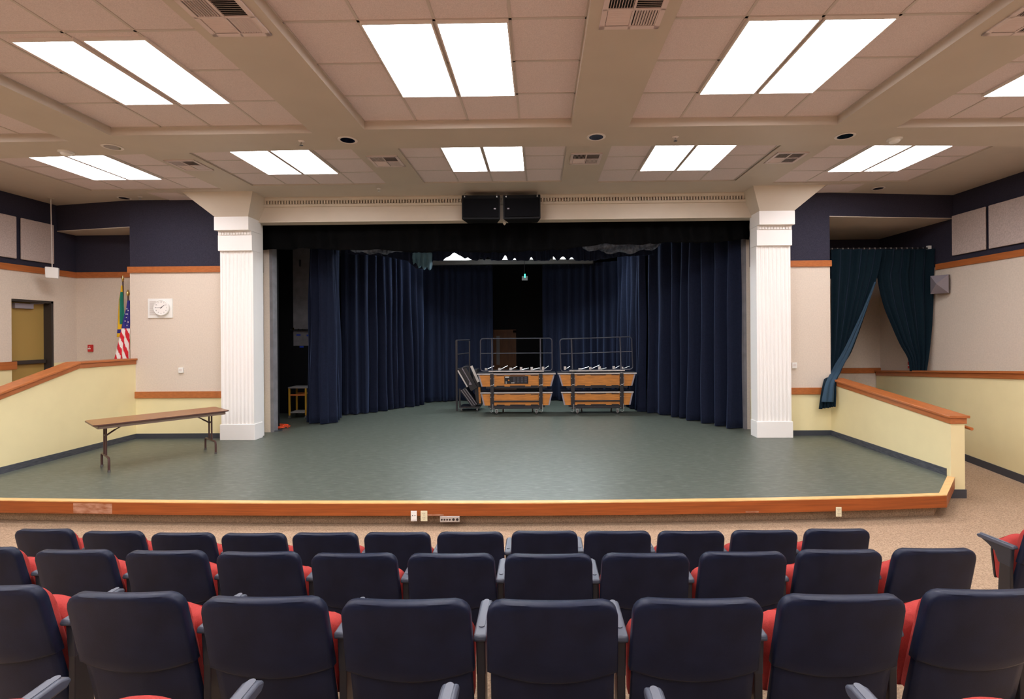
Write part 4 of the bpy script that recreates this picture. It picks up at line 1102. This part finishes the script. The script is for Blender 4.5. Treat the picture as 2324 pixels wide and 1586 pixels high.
# ------------------------------------------------------------------ flags in the left recess
YFL = 10.02
def cloth_px(left, right, y0, y1, Y, nu, nv, fold, nfold, mi):
    def lerp(tb, y):
        for (a, xa), (b, xb) in zip(tb[:-1], tb[1:]):
            if y <= b: return xa + (xb - xa) * (y - a) / (b - a)
        return tb[-1][1]
    def fn(u, v):
        y = y0 + (y1 - y0) * v; x = lerp(left, y) + (lerp(right, y) - lerp(left, y)) * u
        q = ony(x, y, Y); return (q.x, Y - fold * abs(math.sin(math.pi * nfold * u + v * 1.5)), q.z)
    def m_(u, v):
        y = y0 + (y1 - y0) * v; x = lerp(left, y) + (lerp(right, y) - lerp(left, y)) * u
        return mi(x, y, u, v)
    return MB().grid(fn, nu, nv, m_)
p = ony(279, 650, YFL)
t = thing('flag', 'green flag with yellow fringe furled on its pole in the left recess', 'flag', (0, 0, 0))
obj('flag_cloth', cloth_px([(648, 277.5), (680, 271.5), (740, 270), (765, 268)], [(648, 279.5), (662, 281.5), (700, 284), (765, 286)], 648, 765, YFL, 12, 40, .03, 1.5,
    lambda x, y, u, v: 1 if (u < .26 and y < 735) or y < 662 or 737 < y < 748 else (2 if 748 <= y < 757 else (0 if y < 757 else 1))), [M['fgreen'], M['fyellow'], M['fblue']], t, smooth='all', recalc=False, solid=.004)
ptop = ony(279, 640, YFL + .02)
obj('flag_pole', MB().tube([(ptop.x, YFL + .02, .62), (ptop.x, YFL + .02, ptop.z)], .013, 10), M['brown'], t, smooth=True)
obj('finial', MB().lathe([(.006, 0), (.02, .01), (.012, .03), (.024, .06), (.020, .09), (.004, .15)], (ptop.x, YFL + .02, ptop.z), 10), M['gold'], t, smooth=True)
obj('pole_base', MB().lathe([(.14, 0), (.14, .02), (.05, .05), (.03, .09)], (ptop.x, YFL + .02, .62), 20), M['gold'], t, smooth=True)
t = thing('flag', 'red, white and blue flag with stars and stripes in the left recess', 'flag', (0, 0, 0))
def usm(x, y, u, v):
    if y < 745 and x > 279.5 and not (x < 286.5 and y < 696): return 2
    if y < 745: return 0
    k = math.floor((x - .27 * (y - 752.4) - 272.6) / 6.6)
    return 0 if k % 2 == 0 else 1
YUS = 9.70
obj('flag_cloth', cloth_px([(682, 291.5), (700, 288.5), (722, 282), (745, 278), (765, 274), (790, 268.5), (815, 263), (840, 260)], [(682, 297), (840, 297)], 682, 840, YUS, 40, 60, .035, 2, usm),
    [M['fred'], M['fwhite'], M['fblue']], t, smooth='all', recalc=False, solid=.004)
stm = MB()
for cx_, cy_ in ((322, 670), (310, 735), (290, 797), (268, 860), (322, 878), (302, 938), (300, 640), (285, 735)):
    q = ony(250 + cx_ / 7.93, 620 + cy_ / 7.93, YUS - .042)
    pts = []
    for k in range(10):
        r = .016 if k % 2 == 0 else .0065; a_ = math.pi / 2 + k * math.pi / 5
        pts.append((q.x + r * math.cos(a_), q.z + r * math.sin(a_)))
    stm.prism(pts, 'y', q.y, q.y + .003)
obj('stars', stm, M['fwhite'], t)
pa = ony(290.5, 672, 9.76)
obj('flag_pole', MB().tube([(pa.x, 9.76, .62), (pa.x, 9.76, pa.z)], .011, 10), M['brown'], t, smooth=True)
obj('finial', MB().lathe([(.008, 0), (.02, .015), (.03, .05), (.022, .09), (.006, .13)], (pa.x, 9.76, pa.z), 8), M['gold'], t, smooth=True)
obj('pole_base', MB().lathe([(.12, 0), (.12, .02), (.05, .05), (.03, .09)], (pa.x, 9.76, .62), 20), M['gold'], t, smooth=True)

# ------------------------------------------------------------------ backstage clutter at the left
t = thing('utility_cart', 'small cart with yellow legs and grey top, beside the left leg curtain', 'cart', (-5.86, 11.9, 0))
obj('cart_top', MB().box(-.225, .225, -.2, .2, .74, .77), M['greytop'], t, bevel=.005)
obj('lower_shelf', MB().box(-.20, .20, -.18, .18, .14, .165), M['greytop'], t, bevel=.005)
obj('side_rails', MB().box(-.2, .2, -.19, -.175, .56, .60).box(-.2, .2, .175, .19, .56, .60), M['wood'], t)
for x in (-.2, .2):
    for y in (-.18, .18):
        l_ = obj('leg', MB().box(x - .018, x + .018, y - .018, y + .018, .085, .74), M['yellowmetal'], t, bevel=.004)
        obj('caster', MB().lathe([(.015, -.014), (.04, -.012), (.04, .012), (.015, .014)], (x, y, .04), 14, 'x').box(x - .014, x + .014, y - .01, y + .01, .05, .09), M['rubber'], l_)
rnd = random.Random(5); pts = []
c0 = onz(634, 972, 0)
for k in range(46):
    a_ = k * .75; r = .15 + .05 * math.sin(k * 1.3)
    pts.append((c0.x + r * math.cos(a_) * 1.1 + rnd.uniform(-.03, .03), c0.y + r * math.sin(a_) * .9, .012 + .05 * (k / 46) + .02 * abs(math.sin(k))))
tag(obj('extension_cord', MB().tube(pts, .007, 6), M['orange'], smooth=True), 'tangled orange extension cord on the stage floor by the left column', 'cord')
pts = [(c0.x + .06 + .16 * math.cos(k * .9), c0.y - .30 + .1 * math.sin(k * .9), .01 + .001 * k) for k in range(16)]
tag(obj('cable', MB().tube(pts, .006, 6), M['base'], smooth=True), 'dark blue cable coiled beside the orange cord', 'cable')
# blue marker lights / tape on the dark wing wall
for k, (px, py) in enumerate(((677, 760), (700, 761), (684, 787))):
    q = ony(px, py, 12.58)
    tag(obj('tape_strip', MB().box(q.x - .05, q.x + .05, 12.585, 12.6, q.z - .02, q.z + .02), M['blue']), ['blue tape strip on the dark wing wall, upper of those beside the shelf', 'blue tape strip on the dark wing wall, touching the leg curtain', 'blue tape strip on the dark wing wall, lowest by itself'][k], 'tape', 'blue tape strips')
q0 = ony(663, 748, 12.58); q1 = ony(702, 748, 12.58)
t = thing('wall_shelf', 'narrow shelf on the grey wing wall backstage left', 'shelf', (0, 12.6, q0.z))
obj('board', MB().box(q0.x, q1.x + .1, -.12, 0, -.02, .01), M['blackmetal'], t)
obj('clips', MB().box(q0.x + .06, q0.x + .1, -.122, -.11, -.01, .05).box(q0.x + .2, q0.x + .22, -.122, -.11, 0, .02).box(q0.x + .32, q0.x + .34, -.122, -.11, 0, .02), M['gold'], t)
q = ony(681, 597, 12.58)
tag(obj('wall_hook', MB().box(q.x - .02, q.x + .02, 12.56, 12.6, q.z - .09, q.z + .09), M['blackmetal'], bevel=.008), 'small dark bar fixed high on the grey wing wall', 'hook')
# green indicator
p = ony(1190, 628, 13.7)
t = thing('exit_indicator', 'small grey box with a green light hanging over the stage centre', 'indicator light', (p.x, 13.7, p.z))
obj('housing', MB().box(-.07, .09, 0, .08, -.1, .02), M['screen'], t, bevel=.008)
obj('green_light', MB().box(.0, .03, -.004, .01, -.02, .08), M['green_led'], t)
obj('suspension_rod', MB().tube([(0, .05, .0), (0, .05, 5.6 - p.z)], .008, 6), M['blackmetal'], t)
